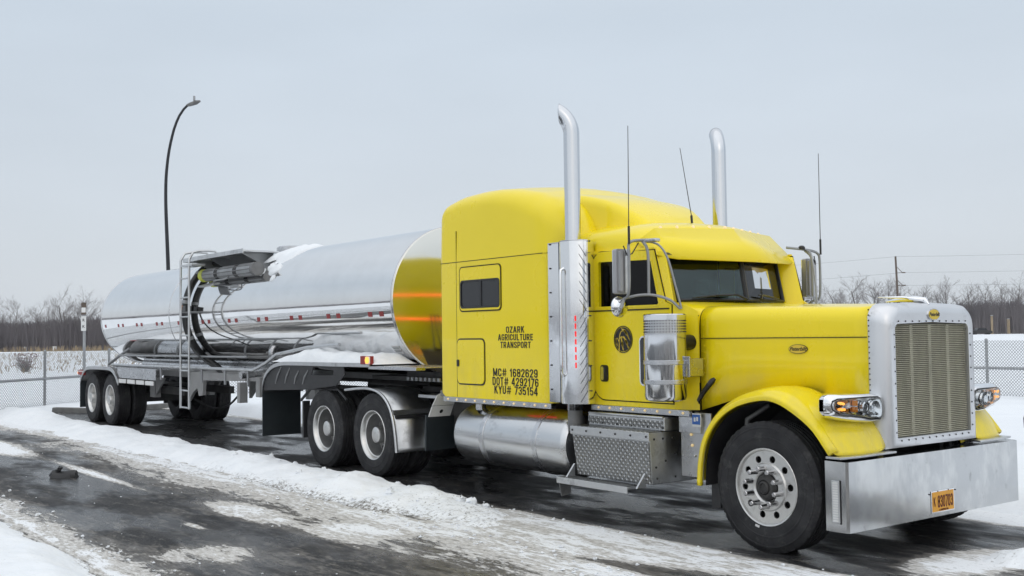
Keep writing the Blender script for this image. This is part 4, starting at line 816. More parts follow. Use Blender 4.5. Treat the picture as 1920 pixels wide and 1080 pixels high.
# exhausts ---------------------------------------------------------
for s in (-1, 1):
    # stainless heat shield: plan polyline wrapped round the pipe
    pl = [(-2.715, -1.158), (-2.70, -1.185), (-2.50, -1.196), (-2.492, -1.206)]
    for a_ in np.linspace(200, 350, 11): pl.append((-2.325+.185*math.cos(math.radians(a_)), -1.13+.155*math.sin(math.radians(a_))))
    pl += [(-2.16, -1.10), (-2.24, -.985)]
    inn = [(x_-.0, y_+.012) for x_, y_ in pl[::-1]]
    sh = B(MB().loft([[(x_, y_, z_) for x_, y_ in pl+inn] for z_ in (1.075, 1.6, 2.1, 2.655)]), s, 'exhaust_shield', 'chrome', tr, ang=30)
    B(MB().plate(pl, TOP(2.648), (), .008), s, 'shield_cap', 'steel', sh)
    for k in range(17):                       # slanted louvre slots on the forward side
        z0 = 1.14+k*.088; up = -1 if z0 > 1.95 else 1; V = []; z0 += .05 if up < 0 else -.05
        for t_ in np.linspace(0, 1, 6):
            an_ = math.radians(322+25*t_); zz = z0+up*.11*t_
            for dz, dr_ in ((0, .002), (.009, .002), (.009, -.004), (0, -.004)): V.append((-2.325+(.185+dr_)*math.cos(an_), -1.13+(.155+dr_)*math.sin(an_), zz+dz))
        B(MB().loft([V[i*4:i*4+4] for i in range(6)]), s, 'louvre_slot', 'black', sh)
    B(MB().box(-2.502, -2.494, -1.212, -1.194, 1.08, 2.65), s, 'shield_seam', 'black', sh)
    mb = MB()
    for z_ in np.arange(1.2, 2.65, .24): mb.sphere((-2.66, -1.193, float(z_)), .009, 6, 4); mb.sphere((-2.14, -1.12, float(z_)), .009, 6, 4)
    B(mb, s, 'rivet', 'chassis', sh, kind='stuff')
    B(MB().tube(smooth_poly([(-2.345, -1.275, 2.385), (-2.345, -1.315, 2.365), (-2.345, -1.32, 2.30), (-2.345, -1.32, 1.86), (-2.345, -1.32, 1.42), (-2.345, -1.315, 1.365), (-2.345, -1.275, 1.345)], 22), .015, 10), s, 'grab_handle', 'chrome', tr, ang=60)
    for k in range(7): B(MB().box(-2.213, -2.203, -1.262, -1.252, 1.42+k*.075, 1.42+k*.075+.052), s, 'red_glow_dash', 'red_lit', sh)  # row of red dashes added on the chrome, given their own glow
    # pipe with curved, slash-cut tip
    pts, rad = [], .080
    rings = []; cx0, cy0 = -2.442, -1.072
    z0 = 3.72; Rb = .285; cutd = .116; dx_, dy_ = -.80, -.60      # the tip leans back and outboard and is cut off upright
    P3 = lambda u, v, z_: (cx0+dx_*u-dy_*v, cy0+dy_*u+dx_*v, z_)
    for z_ in (1.0, 2.6, z0): rings.append([P3(rad*math.cos(a_), rad*math.sin(a_), z_) for a_ in np.linspace(0, 2*PI, 33)[:-1]])
    for t_ in np.linspace(.06, 1, 14):
        rg = []
        for a_ in np.linspace(0, 2*PI, 33)[:-1]:
            d = Rb-rad*math.cos(a_); bs = math.acos((Rb-cutd)/d)*t_ if d > Rb-cutd else .001*t_
            rg.append(P3(Rb-d*math.cos(bs), rad*math.sin(a_), z0+d*math.sin(bs)))
        rings.append(rg)
    o = B(MB().loft(rings, cap=False), s, 'exhaust_stack', 'stack_chrome', tr, ang=50); q = o.modifiers.new('solid', 'SOLIDIFY'); q.thickness = .004
    B(MB().cyl((cx0, cy0, .8), (cx0, cy0, 2.6), .075, 16).tube([(cx0, cy0, 1.0), (cx0, -.95, .8), (-1.9, -.5, .8)], .06, 10), s, 'exhaust_elbow', 'dirtygrey', tr)

# air cleaners -----------------------------------------------------
for s in (-1, 1):
    c_ = (-1.075, -1.195, 0); r = .186
    ac = B(MB().lathe([(.05, 1.15), (.15, 1.152), (.176, 1.165), (r, 1.195), (r, 1.74)], 36, 'z', c_), s, 'air_cleaner', 'clean_chrome', tr, ang=30)
    B(MB().lathe([(r-.004, 1.74), (r-.004, 1.865)], 36, 'z', c_), s, 'intake_screen', 'steel', ac)
    mb = MB()
    for k in range(44):
        a_ = 2*PI*k/44
        for j in range(5): mb.sphere((c_[0]+(r-.003)*math.cos(a_), c_[1]+(r-.003)*math.sin(a_), 1.755+j*.024), .0062, 5, 3)
    B(mb, s, 'screen_perforation', 'black', ac, kind='stuff')
    B(MB().lathe([(r+.003, 1.858), (r+.004, 1.902), (r-.004, 1.910), (.10, 1.918), (.001, 1.92)], 36, 'z', c_), s, 'intake_cap', 'clean_chrome', ac, ang=30)
    for z_ in (1.47, 1.30):
        B(MB().lathe([(r, z_), (r+.006, z_+.004), (r+.006, z_+.036), (r, z_+.04)], 36, 'z', c_), s, 'clamp_band', 'steel', ac)
    B(MB().box(-.93, -.90, -1.10, -.90, 1.36, 1.52).box(-.93, -.86, -1.12, -1.10, 1.36, 1.54), s, 'cleaner_bracket', 'steel', ac, bevel=.006)
    B(MB().cyl((-1.05, -1.08, 1.66), (-1.05, -.90, 1.66), .07, 18), s, 'intake_duct', 'blackplastic', ac)

# mirrors ----------------------------------------------------------
for s in (-1, 1):
    mr_ = B(MB().plate(rrect(-1.415, 2.10, -1.265, 2.505, .02), FRONT(-1.47), (), .05).plate([(-1.40, 2.12), (-1.28, 2.12), (-1.28, 2.485), (-1.40, 2.485)], FRONT(-1.435), (), .04), s, 'mirror', 'mirror_grey', tr, ang=30, bevel=.012)
    B(MB().box(-1.506, -1.494, -1.41, -1.27, 2.11, 2.495), s, 'mirror_glass', 'chrome', mr_)
    B(MB().box(-1.405, -1.395, -1.352, -1.328, 2.11, 2.50), s, 'mirror_rib', 'aluminium', mr_)
    mb = MB()
    top_ = [(-1.42, -1.34, 2.06), (-1.36, -1.36, 2.08), (-1.34, -1.36, 2.2), (-1.34, -1.36, 2.48), (-1.35, -1.35, 2.545), (-1.36, -1.28, 2.575), (-1.37, -1.10, 2.59), (-1.44, -.95, 2.605)]
    mb.tube(smooth_poly(top_, 26), .0135, 8)
    mb.tube(smooth_poly([(-1.37, -1.16, 2.575), (-1.31, -1.17, 2.52), (-1.29, -1.17, 2.42), (-1.29, -1.17, 2.16), (-1.29, -1.17, 2.10)], 16), .0135, 8)
    mb.tube(smooth_poly([(-1.42, -1.34, 2.06), (-1.33, -1.26, 2.085), (-1.26, -1.14, 2.085), (-1.16, -1.04, 2.04), (-1.10, -.97, 1.96)], 18), .0125, 8)
    mb.tube(smooth_poly([(-1.36, -1.16, 2.575), (-1.25, -1.09, 2.545), (-1.18, -1.04, 2.42), (-1.12, -1.0, 2.15), (-1.09, -.965, 1.96)], 18), .010, 8)
    B(mb, s, 'mirror_bracket', 'galv', tr, ang=60)
    B(MB().tube([(-1.41, -1.36, 2.53), (-1.38, -1.34, 2.44), (-1.36, -1.30, 2.46), (-1.36, -1.22, 2.56)], .006, 6), s, 'mirror_cable', 'blackplastic', mr_)
    B(MB().lathe([(.095, 0), (.096, .012), (.085, .03), (.05, .05), (.001, .058)], 24, 'x', (-1.50, -1.345, 1.985)), s, 'convex_mirror', 'chrome', mr_, ang=50)
    B(MB().tube([(-1.44, -1.33, 2.06), (-1.435, -1.38, 1.965)], [.016, .012], 8), s, 'convex_arm', 'galv', mr_)
    an = B(MB().tube([(-1.33, -1.365, 2.54), (-1.33, -1.365, 2.70)], .011, 8), s, 'antenna', 'blackplastic', tr)
    B(MB().tube([(-1.33, -1.365, 2.70), (-1.325, -1.36, 3.60)], [.0045, .0030], 6), s, 'antenna_whip', 'chassis', an)
    B(MB().lathe([(.035, 2.585), (.035, 2.61), (.02, 2.625), (.001, 2.628)], 12, 'z', (-1.365, -1.10, 0)), s, 'camera_puck', 'blackplastic', mr_) if s > 0 else B(MB().box(-1.30, -1.17, -1.20, -1.13, 2.56, 2.59), s, 'marker_lamp', 'steel', mr_, bevel=.01)
an = MB().tube([(-1.83, -.02, 2.80), (-1.84, -.02, 2.92)], .012, 8).build('antenna', 'blackplastic', tr)
MB().tube([(-1.84, -.02, 2.92), (-1.97, -.03, 3.62)], [.0045, .003], 6).build('antenna_whip', 'chassis', an)

# fuel tanks, steps, boxes ------------------------------------------
for s in (-1, 1):
    yc, zc, r = -.865, .638, .328
    ft = B(MB().lathe([(.001, -4.47), (.20, -4.465), (.29, -4.45), (r-.012, -4.42), (r, -4.39), (r, -2.56), (r-.012, -2.525), (.29, -2.50), (.20, -2.482), (.001, -2.478)], 56, 'x', (0, yc, zc)), s, 'fuel_tank', 'fuel_alu', tr, ang=30)
    for x_ in (-3.92, -3.00): B(MB().lathe([(r, x_), (r+.008, x_+.004), (r+.008, x_+.071), (r, x_+.075)], 56, 'x', (0, yc, zc)), s, 'tank_strap', 'steel', ft)
    B(MB().lathe([(.055, .92), (.055, .985), (.045, .995), (.001, .998)], 18, 'z', (-4.12, -1.02, 0)), s, 'filler_cap', 'steel', ft)
    B(MB().tube([(-4.0, -1.05, .94), (-4.02, -1.03, .99), (-3.9, -1.0, .985)], .012, 6), s, 'cap_chain', 'chassis', ft)
    # battery and tool box with tread plate steps
    bx = B(MB().add([(-2.34, -1.215, .855), (-1.27, -1.215, .86), (-1.27, -1.19, .40), (-2.28, -1.19, .40), (-2.34, -.60, .855), (-1.27, -.60, .86), (-1.27, -.60, .40), (-2.28, -.60, .40)], [(0, 3, 2, 1), (4, 5, 6, 7), (0, 1, 5, 4), (1, 2, 6, 5), (2, 3, 7, 6), (3, 0, 4, 7)]), s, 'step_box', 'aluminium', tr, bevel=.006)
    B(MB().add([(-2.315, -1.221, .775), (-1.275, -1.221, .775), (-1.275, -1.199, .405), (-2.27, -1.199, .405)]+[(-2.315, -1.215, .775), (-1.275, -1.215, .775), (-1.275, -1.193, .405), (-2.27, -1.193, .405)], [(3, 2, 1, 0), (4, 5, 6, 7), (0, 1, 5, 4), (1, 2, 6, 5), (2, 3, 7, 6), (3, 0, 4, 7)]), s, 'tread_panel', 'tread', bx)
    B(MB().box(-2.345, -1.265, -1.228, -1.214, .785, .862), s, 'step_edge', 'aluminium', bx, bevel=.005)
    B(MB().box(-2.33, -1.28, -1.215, -1.05, .862, .868), s, 'step_tread', 'tread', bx)
    up = B(MB().box(-2.27, -1.24, -1.055, -.60, .866, .985), s, 'upper_step', 'aluminium', tr, bevel=.008)
    B(MB().box(-2.265, -1.262, -1.062, -1.054, .885, .955), s, 'upper_tread', 'tread', up)
    B(MB().tube([(-2.26, -1.05, .982), (-1.26, -1.05, .982)], .014, 8), s, 'step_nosing', 'aluminium', up)
    lo = B(MB().box(-2.42, -1.43, -1.335, -1.17, .352, .375).box(-2.42, -1.43, -1.345, -1.333, .318, .378), s, 'lower_step', 'aluminium', tr, bevel=.004)
    B(MB().box(-2.41, -1.45, -1.33, -1.175, .376, .380), s, 'lower_tread', 'tread', lo)
    B(MB().add([(-2.44, -1.30, .32), (-2.44, -1.16, .32), (-2.42, -1.17, .20), (-2.44, -1.27, .18), (-2.43, -1.30, .32), (-2.43, -1.16, .32), (-2.41, -1.17, .20), (-2.43, -1.27, .18)], [(0, 1, 2, 3), (7, 6, 5, 4), (0, 4, 5, 1), (1, 5, 6, 2), (2, 6, 7, 3), (3, 7, 4, 0)]), s, 'step_flap', 'dirtygrey', lo)
    for x_ in (-2.33, -1.36): B(MB().add([(x_, -1.20, .50), (x_, -1.31, .37), (x_, -1.20, .37), (x_+.02, -1.20, .50), (x_+.02, -1.31, .37), (x_+.02, -1.20, .37)], [(0, 1, 2), (3, 5, 4), (0, 3, 4, 1), (1, 4, 5, 2), (2, 5, 3, 0)]), s, 'step_gusset', 'aluminium', lo)
    mb = MB()
    for x_ in np.linspace(-2.31, -1.30, 6): mb.sphere((float(x_), -1.229, .825), .011, 6, 4); mb.sphere((float(x_)+.05, -1.063, .895), .009, 6, 4)
    for y_, z_ in ((-1.16, .80), (-1.05, .80), (-.93, .80), (-.90, .66), (-1.14, .55), (-1.13, .45), (-.90, .45), (-1.02, .60)): mb.sphere((-1.268, y_, z_), .011, 6, 4)
    B(mb, s, 'rivet', 'chassis', bx, kind='stuff')
    pn = B(MB().box(-1.16, -.80, -.93, -.91, .47, 1.04).box(-1.16, -.90, -.955, -.92, .86, 1.0), s, 'side_panel', 'steel', tr, bevel=.004)
    for x_, z_ in ((-1.03, .845), (-1.02, .75), (-.99, .66), (-.95, .53)): B(MB().sphere((x_, -.935, z_), .014, 8, 5), s, 'marker_light', 'warm_lit' if z_ in (.845, .75, .53) else 'steel', pn)
    B(MB().box(-.99, -.89, -.962, -.954, .92, 1.035), s, 'sticker', 'white', pn); B(MB().box(-.985, -.895, -.967, -.958, .94, 1.025), s, 'sticker_panel', 'blue', pn)
    B(MB().box(-.965, -.945, -.9695, -.966, .965, 1.0).box(-.935, -.915, -.9695, -.966, .97, 1.005), s, 'sticker_mark', 'white', pn)
    # quarter fender ahead of the drive wheels
    arc = [(-6.88, 1.055), (-6.50, 1.085), (-6.20, 1.085), (-5.96, 1.03), (-5.78, .90), (-5.68, .72), (-5.63, .52), (-5.605, .34)]
    Q = smooth_poly(arc, 26)
    qf = B(MB().loft([[(a_, -1.215, b_), (a_, -.60, b_)] for a_, b_ in Q], closed=False), s, 'quarter_fender', 'aluminium', tr, ang=60); q = qf.modifiers.new('solid', 'SOLIDIFY'); q.thickness = .006
    B(MB().tube([(a_, -1.215, b_) for a_, b_ in Q], .018, 8), s, 'fender_edge', 'aluminium', qf, ang=60)
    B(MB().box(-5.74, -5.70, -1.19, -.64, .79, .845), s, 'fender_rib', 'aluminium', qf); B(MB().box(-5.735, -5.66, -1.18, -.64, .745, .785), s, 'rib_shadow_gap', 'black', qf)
    B(MB().sphere((-5.60, -.78, .42), .03, 8, 5, .5), s, 'fender_bolt', 'white', qf)
    # splash guard and polished plates behind the fuel tank
    def gd(u, v, w_): return (-5.02+(v-.8)*.10+w_, -1.17+u, v)
    sg = B(MB().plate([(0, .82), (.42, .80), (.44, .41), (.02, .40)], gd, (), .03), s, 'splash_guard', 'flap', tr, bevel=.004)
    def tilt(u, v, w_): return (-4.99+v*.30+w_, -1.15+u+v*.22, .80+v)
    B(MB().plate([(0, 0), (.30, .0), (.30, .125), (.0, .125)], tilt, (), .012), s, 'step_plate', 'white', sg, bevel=.003)
    B(MB().plate([(.0, .131), (.30, .131), (.30, .285), (.08, .285), (.02, .25)], tilt, (), .012), s, 'cover_plate', 'white', sg, bevel=.003)
    B(MB().plate(circ(.15, .06, .022, 12), lambda u, v, w_: tilt(u, v, .008+w_), (), .006), s, 'plate_latch', 'black', sg)
    B(MB().box(-4.98, -4.55, -.80, -.50, .45, .98), s, 'battery_box', 'chassis', tr, bevel=.01)

# ================================================================== TANK TRAILER
tl = empty('tank_trailer', (-17.5, 0, 0), 'polished stainless tank trailer with top platform and side ladder behind the truck', 'trailer')
ZT, RT_ = 2.205, .978; XF, XR = -6.10, -18.28
def lobe(x_, r): return (r, x_)
prof = [lobe(XF, RT_)]+[lobe(x_, RT_) for x_ in np.linspace(XF-.2, XR, 10)]
sk = MB().lathe(prof, 96, 'x', (0, 0, ZT)); sk.f = [q for q in sk.f if len(q) == 4]
tank = sk.build('tank', 'tank_skin', tl, ang=40)
RS = 3.30; hp = [(RT_, XF), (RT_-.012, XF+.016)]+[(max(.002, r_), XF+.016+math.sqrt(RS**2-r_**2)-math.sqrt(RS**2-(RT_-.012)**2)) for r_ in np.linspace(RT_-.014, 0, 14)]
MB().lathe(hp, 96, 'x', (0, 0, ZT)).build('front_head', 'tank_head', tank, ang=60)
hp = [(RT_*math.sqrt(max(0, 1-u*u)), XR-.52*u) for u in np.linspace(0, 1, 14)]; hp[-1] = (.002, XR-.52)
MB().lathe(hp, 96, 'x', (0, 0, ZT)).build('rear_head', 'tank_skin', tank, ang=60)
for x_ in (XF-.01, -14.1, XR+.02): MB().lathe([(RT_, x_-.012), (RT_+.006, x_-.008), (RT_+.006, x_+.008), (RT_, x_+.012)], 96, 'x', (0, 0, ZT)).build('weld_band', 'steel', tank)
def onsk(x_, z_, d=0.): y_ = -math.sqrt((RT_+d)**2-(z_-ZT)**2); return (x_, y_, z_)
def strip(x0, x1, z0, z1, d=.002, k=3):
    zs = np.linspace(z0, z1, k); V = [onsk(x_, z_, d) for x_ in (x0, x1) for z_ in zs]+[onsk(x_, z_, -.004) for x_ in (x0, x1) for z_ in zs]
    return V, [(i, i+1, k+i+1, k+i) for i in range(k-1)]+[(0, k, 3*k, 2*k), (k-1, 2*k+k-1, 3*k+k-1, 2*k-1)]
for s in (-1, 1):
    for k in range(11):
        xc = -6.515-1.163*k
        for d in (-.145, .145):
            if xc+d-.06 < XR: continue
            B(MB().add(*strip(xc+d-.055, xc+d+.055, 2.0, 2.065)), s, 'red_reflector', 'tape_red', tank)
for k in range(2): pass
MB().box(-6.62, -6.14, -.955, -.90, 2.245, 2.375).build('placard_holder', 'aluminium', tank, bevel=.01)
MB().add(*strip(-6.44, -6.24, 1.52, 1.62, .003)).build('maker_sticker', 'white', tank)
mb = MB()
for k in range(4): mb.add(*strip(-6.42, -6.26+.02*(k % 2), 1.54+.02*k, 1.548+.02*k, .004, 2))
mb.build('sticker_print', 'letters', tank)
# ladder
for s in (-1,):
    lad = MB()
    for x_ in (-12.70, -12.30): lad.tube(smooth_poly([(x_, -1.27, .55), (x_, -1.27, 1.2), (x_, -1.27, 2.9), (x_, -1.26, 3.12), (x_, -1.20, 3.22), (x_, -1.08, 3.25), (x_, -.80, 3.25), (x_, -.72, 3.17)], 26), .021, 8)
    lad = lad.build('ladder', 'aluminium', tl, ang=60)
    for z_ in (.57, .86, 1.20, 1.46, 1.80, 2.12, 2.45, 2.78): MB().cyl((-12.70, -1.27, z_), (-12.30, -1.27, z_), .015, 8).build('rung', 'aluminium', lad)
    MB().box(-12.72, -12.15, -1.28, -1.04, 2.985, 3.02).build('ladder_step', 'aluminium', lad)
    mb = MB()
    for x_ in (-12.70, -12.30):
        for z_ in (1.2, 2.2): mb.tube([(x_, -1.27, z_), (x_, -.95, z_)], .014, 6)
    mb.build('ladder_bracket', 'galv', lad)
plat = MB().box(-13.25, -10.6, -1.02, -.40, 3.125, 3.15).build('platform', 'aluminium', tl, label='aluminium walkway platform on top of the tank', bevel=.004)
MB().box(-13.25, -10.6, -1.032, -1.018, 3.105, 3.175).build('platform_edge', 'aluminium', plat)
MB().box(-13.262, -13.245, -1.02, -.40, 3.105, 3.175).build('platform_edge', 'aluminium', plat)
for x_ in (-12.9, -12.2, -11.5, -10.8):
    MB().add([(x_, -1.0, 3.125), (x_, -.42, 3.125), (x_, -.42, 3.06), (x_, -.62, 2.94), (x_+.02, -1.0, 3.125), (x_+.02, -.42, 3.125), (x_+.02, -.42, 3.06), (x_+.02, -.62, 2.94)], [(0, 1, 2, 3), (7, 6, 5, 4), (0, 4, 5, 1), (1, 5, 6, 2), (2, 6, 7, 3), (3, 7, 4, 0)]).build('platform_gusset', 'galv', plat)
for k in range(9): MB().box(-13.1+k*.29, -13.06+k*.29, -1.0, -.42, 3.151, 3.165).build('grip_strip', 'galv', plat)
MB().lathe([(.28, 3.16), (.28, 3.24), (.25, 3.26), (.001, 3.28)], 24, 'z', (-10.9, 0, 0)).build('manway_lid', 'steel', tl)
hb = MB().cyl((-12.55, -.895, 2.84), (-10.35, -.895, 2.84), .105, 20).build('hose_tube', 'galv', tl, ang=40)
MB().cyl((-12.60, -.895, 2.84), (-12.44, -.895, 2.84), .111, 20).build('tube_cap', 'yellowgreen', hb); MB().cyl((-10.42, -.895, 2.84), (-10.32, -.895, 2.84), .111, 20).build('tube_cap', 'dirtygrey', hb)
for x_ in (-11.9, -11.1): MB().cyl((x_, -.895, 2.84), (x_+.14, -.895, 2.84), .110, 20).box(x_, x_+.14, -.895, -.62, 2.77, 2.92).build('tube_clamp', 'chassis', hb)
mb = MB()
for k in range(10):
    a_ = 2*PI*k/10; mb.cyl((-12.43, -.895+.104*math.cos(a_), 2.84+.104*math.sin(a_)), (-10.43, -.895+.104*math.cos(a_), 2.84+.104*math.sin(a_)), .010, 5)
mb.build('tube_rib', 'dirtygrey', hb)
MB().add([(-12.3, -1.12, 2.62), (-11.9, -1.16, 2.60), (-11.75, -.95, 2.66), (-12.15, -.92, 2.68), (-12.3, -1.12, 2.645), (-11.9, -1.16, 2.625), (-11.75, -.95, 2.685), (-12.15, -.92, 2.705)], [(0, 3, 2, 1), (4, 5, 6, 7), (0, 1, 5, 4), (1, 2, 6, 5), (2, 3, 7, 6), (3, 0, 4, 7)]).build('step_plate', 'galv', tl)
MB().tube(smooth_poly([(-11.85, -1.0, 2.66), (-11.6, -1.10, 2.70), (-11.35, -1.02, 2.72), (-11.4, -.88, 2.80)], 12), .014, 6).build('step_bracket', 'galv', tl)
arcp = [(-13.05+.0*a_, -(RT_+.085)*math.cos(math.radians(a_)), ZT+(RT_+.085)*math.sin(math.radians(a_))) for a_ in np.linspace(55, -52, 24)]
arcp = [(-12.55, -.50, 3.10)]+arcp+[(-12.9, -.55, 1.25), (-12.6, -.5, 1.1)]
MB().tube(arcp, .062, 12).build('overflow_hose', 'blackplastic', tl, ang=60)
for a_ in (40, 10, -25): MB().tube([(-13.05, -(RT_+.085)*math.cos(math.radians(q)), ZT+(RT_+.085)*math.sin(math.radians(q))) for q in (a_-1.6, a_+1.6)], .069, 12).build('hose_clamp', 'galv', tl)
o = MB().box(-13.0, -12.82, -1.14, -1.02, 2.22, 2.32).build('valve_box', 'blackplastic', tl, bevel=.01); MB().sphere((-13.05, -1.10, 2.29), .045).build('valve_lamp', 'amber', o)
MB().tube(smooth_poly([(-12.9, -1.10, 2.22), (-12.85, -1.12, 1.95), (-12.65, -1.10, 1.6), (-12.2, -1.02, 1.35), (-11.9, -.9, 1.2)], 20), .016, 6).build('air_line', 'blackplastic', tl)
MB().tube([(-13.0, -.74, 3.02), (-13.0, -.4, 3.17)], .02).build('hose_support', 'galv', tl)
# underframe
for s in (-1, 1):
    B(MB().box(-18.9, -9.8, -.55, -.47, 1.02, 1.20), s, 'frame_rail', 'greypaint', tl, bevel=.006)
    B(MB().box(-10.2, -5.4, -.50, -.42, 1.16, 1.24), s, 'upper_coupler', 'galv', tl)
    B(MB().tube([(-16.9, -1.16, 1.235), (-9.9, -1.16, 1.255), (-9.45, -1.16, 1.37), (-9.1, -1.15, 1.50), (-8.3, -1.05, 1.60), (-7.4, -1.02, 1.64)], .024, 8), s, 'side_rail', 'aluminium', tl, ang=60)
    B(MB().tube([(-16.9, -1.02, 1.42), (-10.5, -1.0, 1.44)], .018, 8).tube([(-17.3, -1.1, 1.24), (-16.9, -1.02, 1.40), (-16.6, -.9, 1.56)], .030, 8), s, 'hose_rack_rail', 'galv', tl)
    for x_ in (-16.6, -15.3, -14.0, -12.0, -11.0, -10.1): B(MB().box(x_-.03, x_+.03, -1.17, -.5, 1.205, 1.225).box(x_-.025, x_+.025, -1.172, -1.15, 1.0, 1.24), s, 'rail_bracket', 'galv', tl)
    # subframe of the suspension
    B(MB().box(-16.2, -15.9, -.62, -.50, .58, 1.05).plate([(-15.9, .98), (-15.35, .98), (-15.85, .64)], SIDE(-.6), (), .03), s, 'spring_hanger', 'greypaint', tl, bevel=.005)
    B(MB().plate([(-14.05, 1.13), (-11.45, 1.14), (-11.45, 1.02), (-13.30, .99), (-13.34, .72), (-13.52, .70), (-13.60, .84), (-13.80, .76), (-14.05, .58)], SIDE(-.60), (), .06), s, 'landing_beam', 'greypaint', tl, bevel=.006)
    B(MB().box(-11.62, -11.50, -.70, -.56, .66, 1.0), s, 'landing_leg', 'greypaint', tl, bevel=.006)
    B(MB().box(-10.95, -10.80, -.66, -.40, .78, 1.1).cyl((-10.75, -.5, .95), (-10.4, -.5, .95), .10, 14), s, 'air_tank', 'greypaint', tl)
    # fender over the tandem
    arc = [(-18.86, .86), (-18.72, 1.0), (-18.50, 1.115), (-18.2, 1.16), (-17.0, 1.17), (-16.62, 1.13), (-16.40, 1.02), (-16.24, .88)]
    Q = smooth_poly(arc, 26)
    fd = B(MB().loft([[(a_, -1.24, b_), (a_, -.58, b_)] for a_, b_ in Q], closed=False), s, 'fender', 'dirtygrey', tl, ang=60); q = fd.modifiers.new('solid', 'SOLIDIFY'); q.thickness = .008
    B(MB().loft([[(a_, -1.25, b_-.045), (a_, -1.25, b_+.022), (a_, -1.235, b_+.022), (a_, -1.235, b_-.045)] for a_, b_ in Q]), s, 'fender_edge', 'aluminium', fd, ang=60)
    B(MB().box(-16.40, -14.15, -1.21, -1.19, .985, 1.17).box(-16.5, -14.10, -1.23, -.6, 1.17, 1.19), s, 'fender_valance', 'steel', fd, bevel=.004)
    for k in range(4): B(MB().box(-16.27+k*.53, -15.83+k*.53, -1.225, -1.205, .885, .965), s, 'valance_strip', 'white', fd, bevel=.006)
    B(MB().box(-18.90, -18.88, -1.24, -.60, .28, .88), s, 'mud_flap', 'flap', tl)
    # front wheel cover carried by the trailer over the tractor's drive wheels
    arc = [(-9.44, .93), (-9.42, 1.06), (-9.32, 1.20), (-9.12, 1.31), (-8.85, 1.365), (-8.5, 1.38), (-7.2, 1.385), (-6.22, 1.39)]
    Q = smooth_poly(arc, 28)
    wc = B(MB().loft([[(a_, -1.22, b_), (a_, -.56, b_)] for a_, b_ in Q], closed=False), s, 'wheel_cover', 'black', tl, ang=60); q = wc.modifiers.new('solid', 'SOLIDIFY'); q.thickness = .010
    B(MB().loft([[(a_, -1.232, b_-.030), (a_, -1.232, b_+.022), (a_, -1.216, b_+.022), (a_, -1.216, b_-.030)] for a_, b_ in Q]), s, 'cover_edge', 'aluminium', wc, ang=60)
    B(MB().plate([(a_, b_-.005) for a_, b_ in Q if a_ < -6.9]+[(-6.9, 1.25), (-7.15, 1.10), (-8.0, 1.02), (-9.41, .965)], SIDE(-1.205), [[(-7.86, 1.225), (-7.22, 1.235), (-7.22, 1.30), (-7.60, 1.315), (-7.66, 1.335), (-7.80, 1.335)]], .010), s, 'side_skirt', 'black', wc)
    for (xa, za), (xb, zb_) in (((-8.80, 1.325), (-9.0, 1.075)), ((-8.52, 1.31), (-8.68, 1.09)), ((-8.24, 1.28), (-8.38, 1.09)), ((-7.95, 1.29), (-8.12, 1.095))):
        B(MB().tube([(xb, -1.214, zb_), ((xa+xb)/2-.02, -1.216, (za+zb_)/2), (xa, -1.214, za)], [.008, .014, .008], 6), s, 'skirt_rib', 'galv', wc)
    B(MB().box(-9.44, -6.6, -.62, -.58, .985, 1.06), s, 'cover_beam', 'black', wc)
    B(MB().box(-6.24, -5.12, -1.235, -1.10, 1.335, 1.375).box(-6.24, -5.12, -1.10, -.45, 1.36, 1.375), s, 'cover_shelf', 'steel', wc, bevel=.005)
    B(MB().box(-6.1, -5.25, -.75, -.70, 1.22, 1.30), s, 'shelf_bracket', 'chassis', wc)
    lt = B(MB().box(-6.42, -6.16, -1.25, -1.20, 1.395, 1.50), s, 'marker_lamp', 'tape_red', tl, bevel=.005)
    B(MB().plate(rrect(-6.28, 1.40, -6.165, 1.495, .02), SIDE(-1.252), (), .01), s, 'lamp_housing', 'white', lt)
    B(MB().plate(circ(-6.225, 1.448, .042, 18), SIDE(-1.262), (), .014), s, 'lamp_lens', 'amber_lit', lt)
    B(MB().box(-9.45, -9.435, -1.22, -.60, .285, .955), s, 'mud_flap', 'flap', tl, label='big plain black mud flap hanging behind the drive wheels')
    B(MB().box(-8.16, -8.12, -1.2, -1.10, .35, .86), s, 'flap_hanger', 'black', tl)
    B(MB().tube([(-8.3, -1.15, .86), (-8.0, -1.15, 1.03), (-7.2, -1.15, 1.05), (-6.95, -1.15, .92)], .02, 6), s, 'fender_strut', 'black', tl)
MB().box(-6.9, -5.3, -.8, .8, 1.19, 1.235).build('coupler_plate', 'chassis', tl)
for k in range(8): MB().box(-6.0+k*.1, -5.95+k*.1, -.82, -.80, 1.19, 1.23).build('coupler_bolt', 'galv', tl)
MB().box(-9.8, -6.2, -.35, .35, 1.10, 1.24).build('sump', 'chassis', tl)
for x_ in (-18.6, -17.5, -16.3, -14.7, -13.0, -11.0): MB().box(x_-.05, x_+.05, -.5, .5, 1.04, 1.16).build('crossmember', 'greypaint', tl)
for x_ in (-16.926, -18.171): MB().cyl((x_, -.9, R), (x_, .9, R), .07, 14).box(x_-.1, x_+.1, -.5, .5, .45, .75).build('axle', 'chassis', tl)
MB().box(-18.5, -14.6, -.5, -.4, .66, .80).box(-18.5, -14.6, .4, .5, .66, .80).build('suspension_arm', 'chassis', tl)
MB().tube(smooth_poly([(-14.3, -.4, .6), (-14.2, -.1, .42), (-14.2, .2, .45), (-14.3, .45, .62)], 12), .02, 6).build('air_hose', 'black', tl)
rb = MB().box(-19.05, -18.92, -1.2, 1.2, .97, 1.10).build('rear_bumper', 'dirtygrey', tl, bevel=.006)
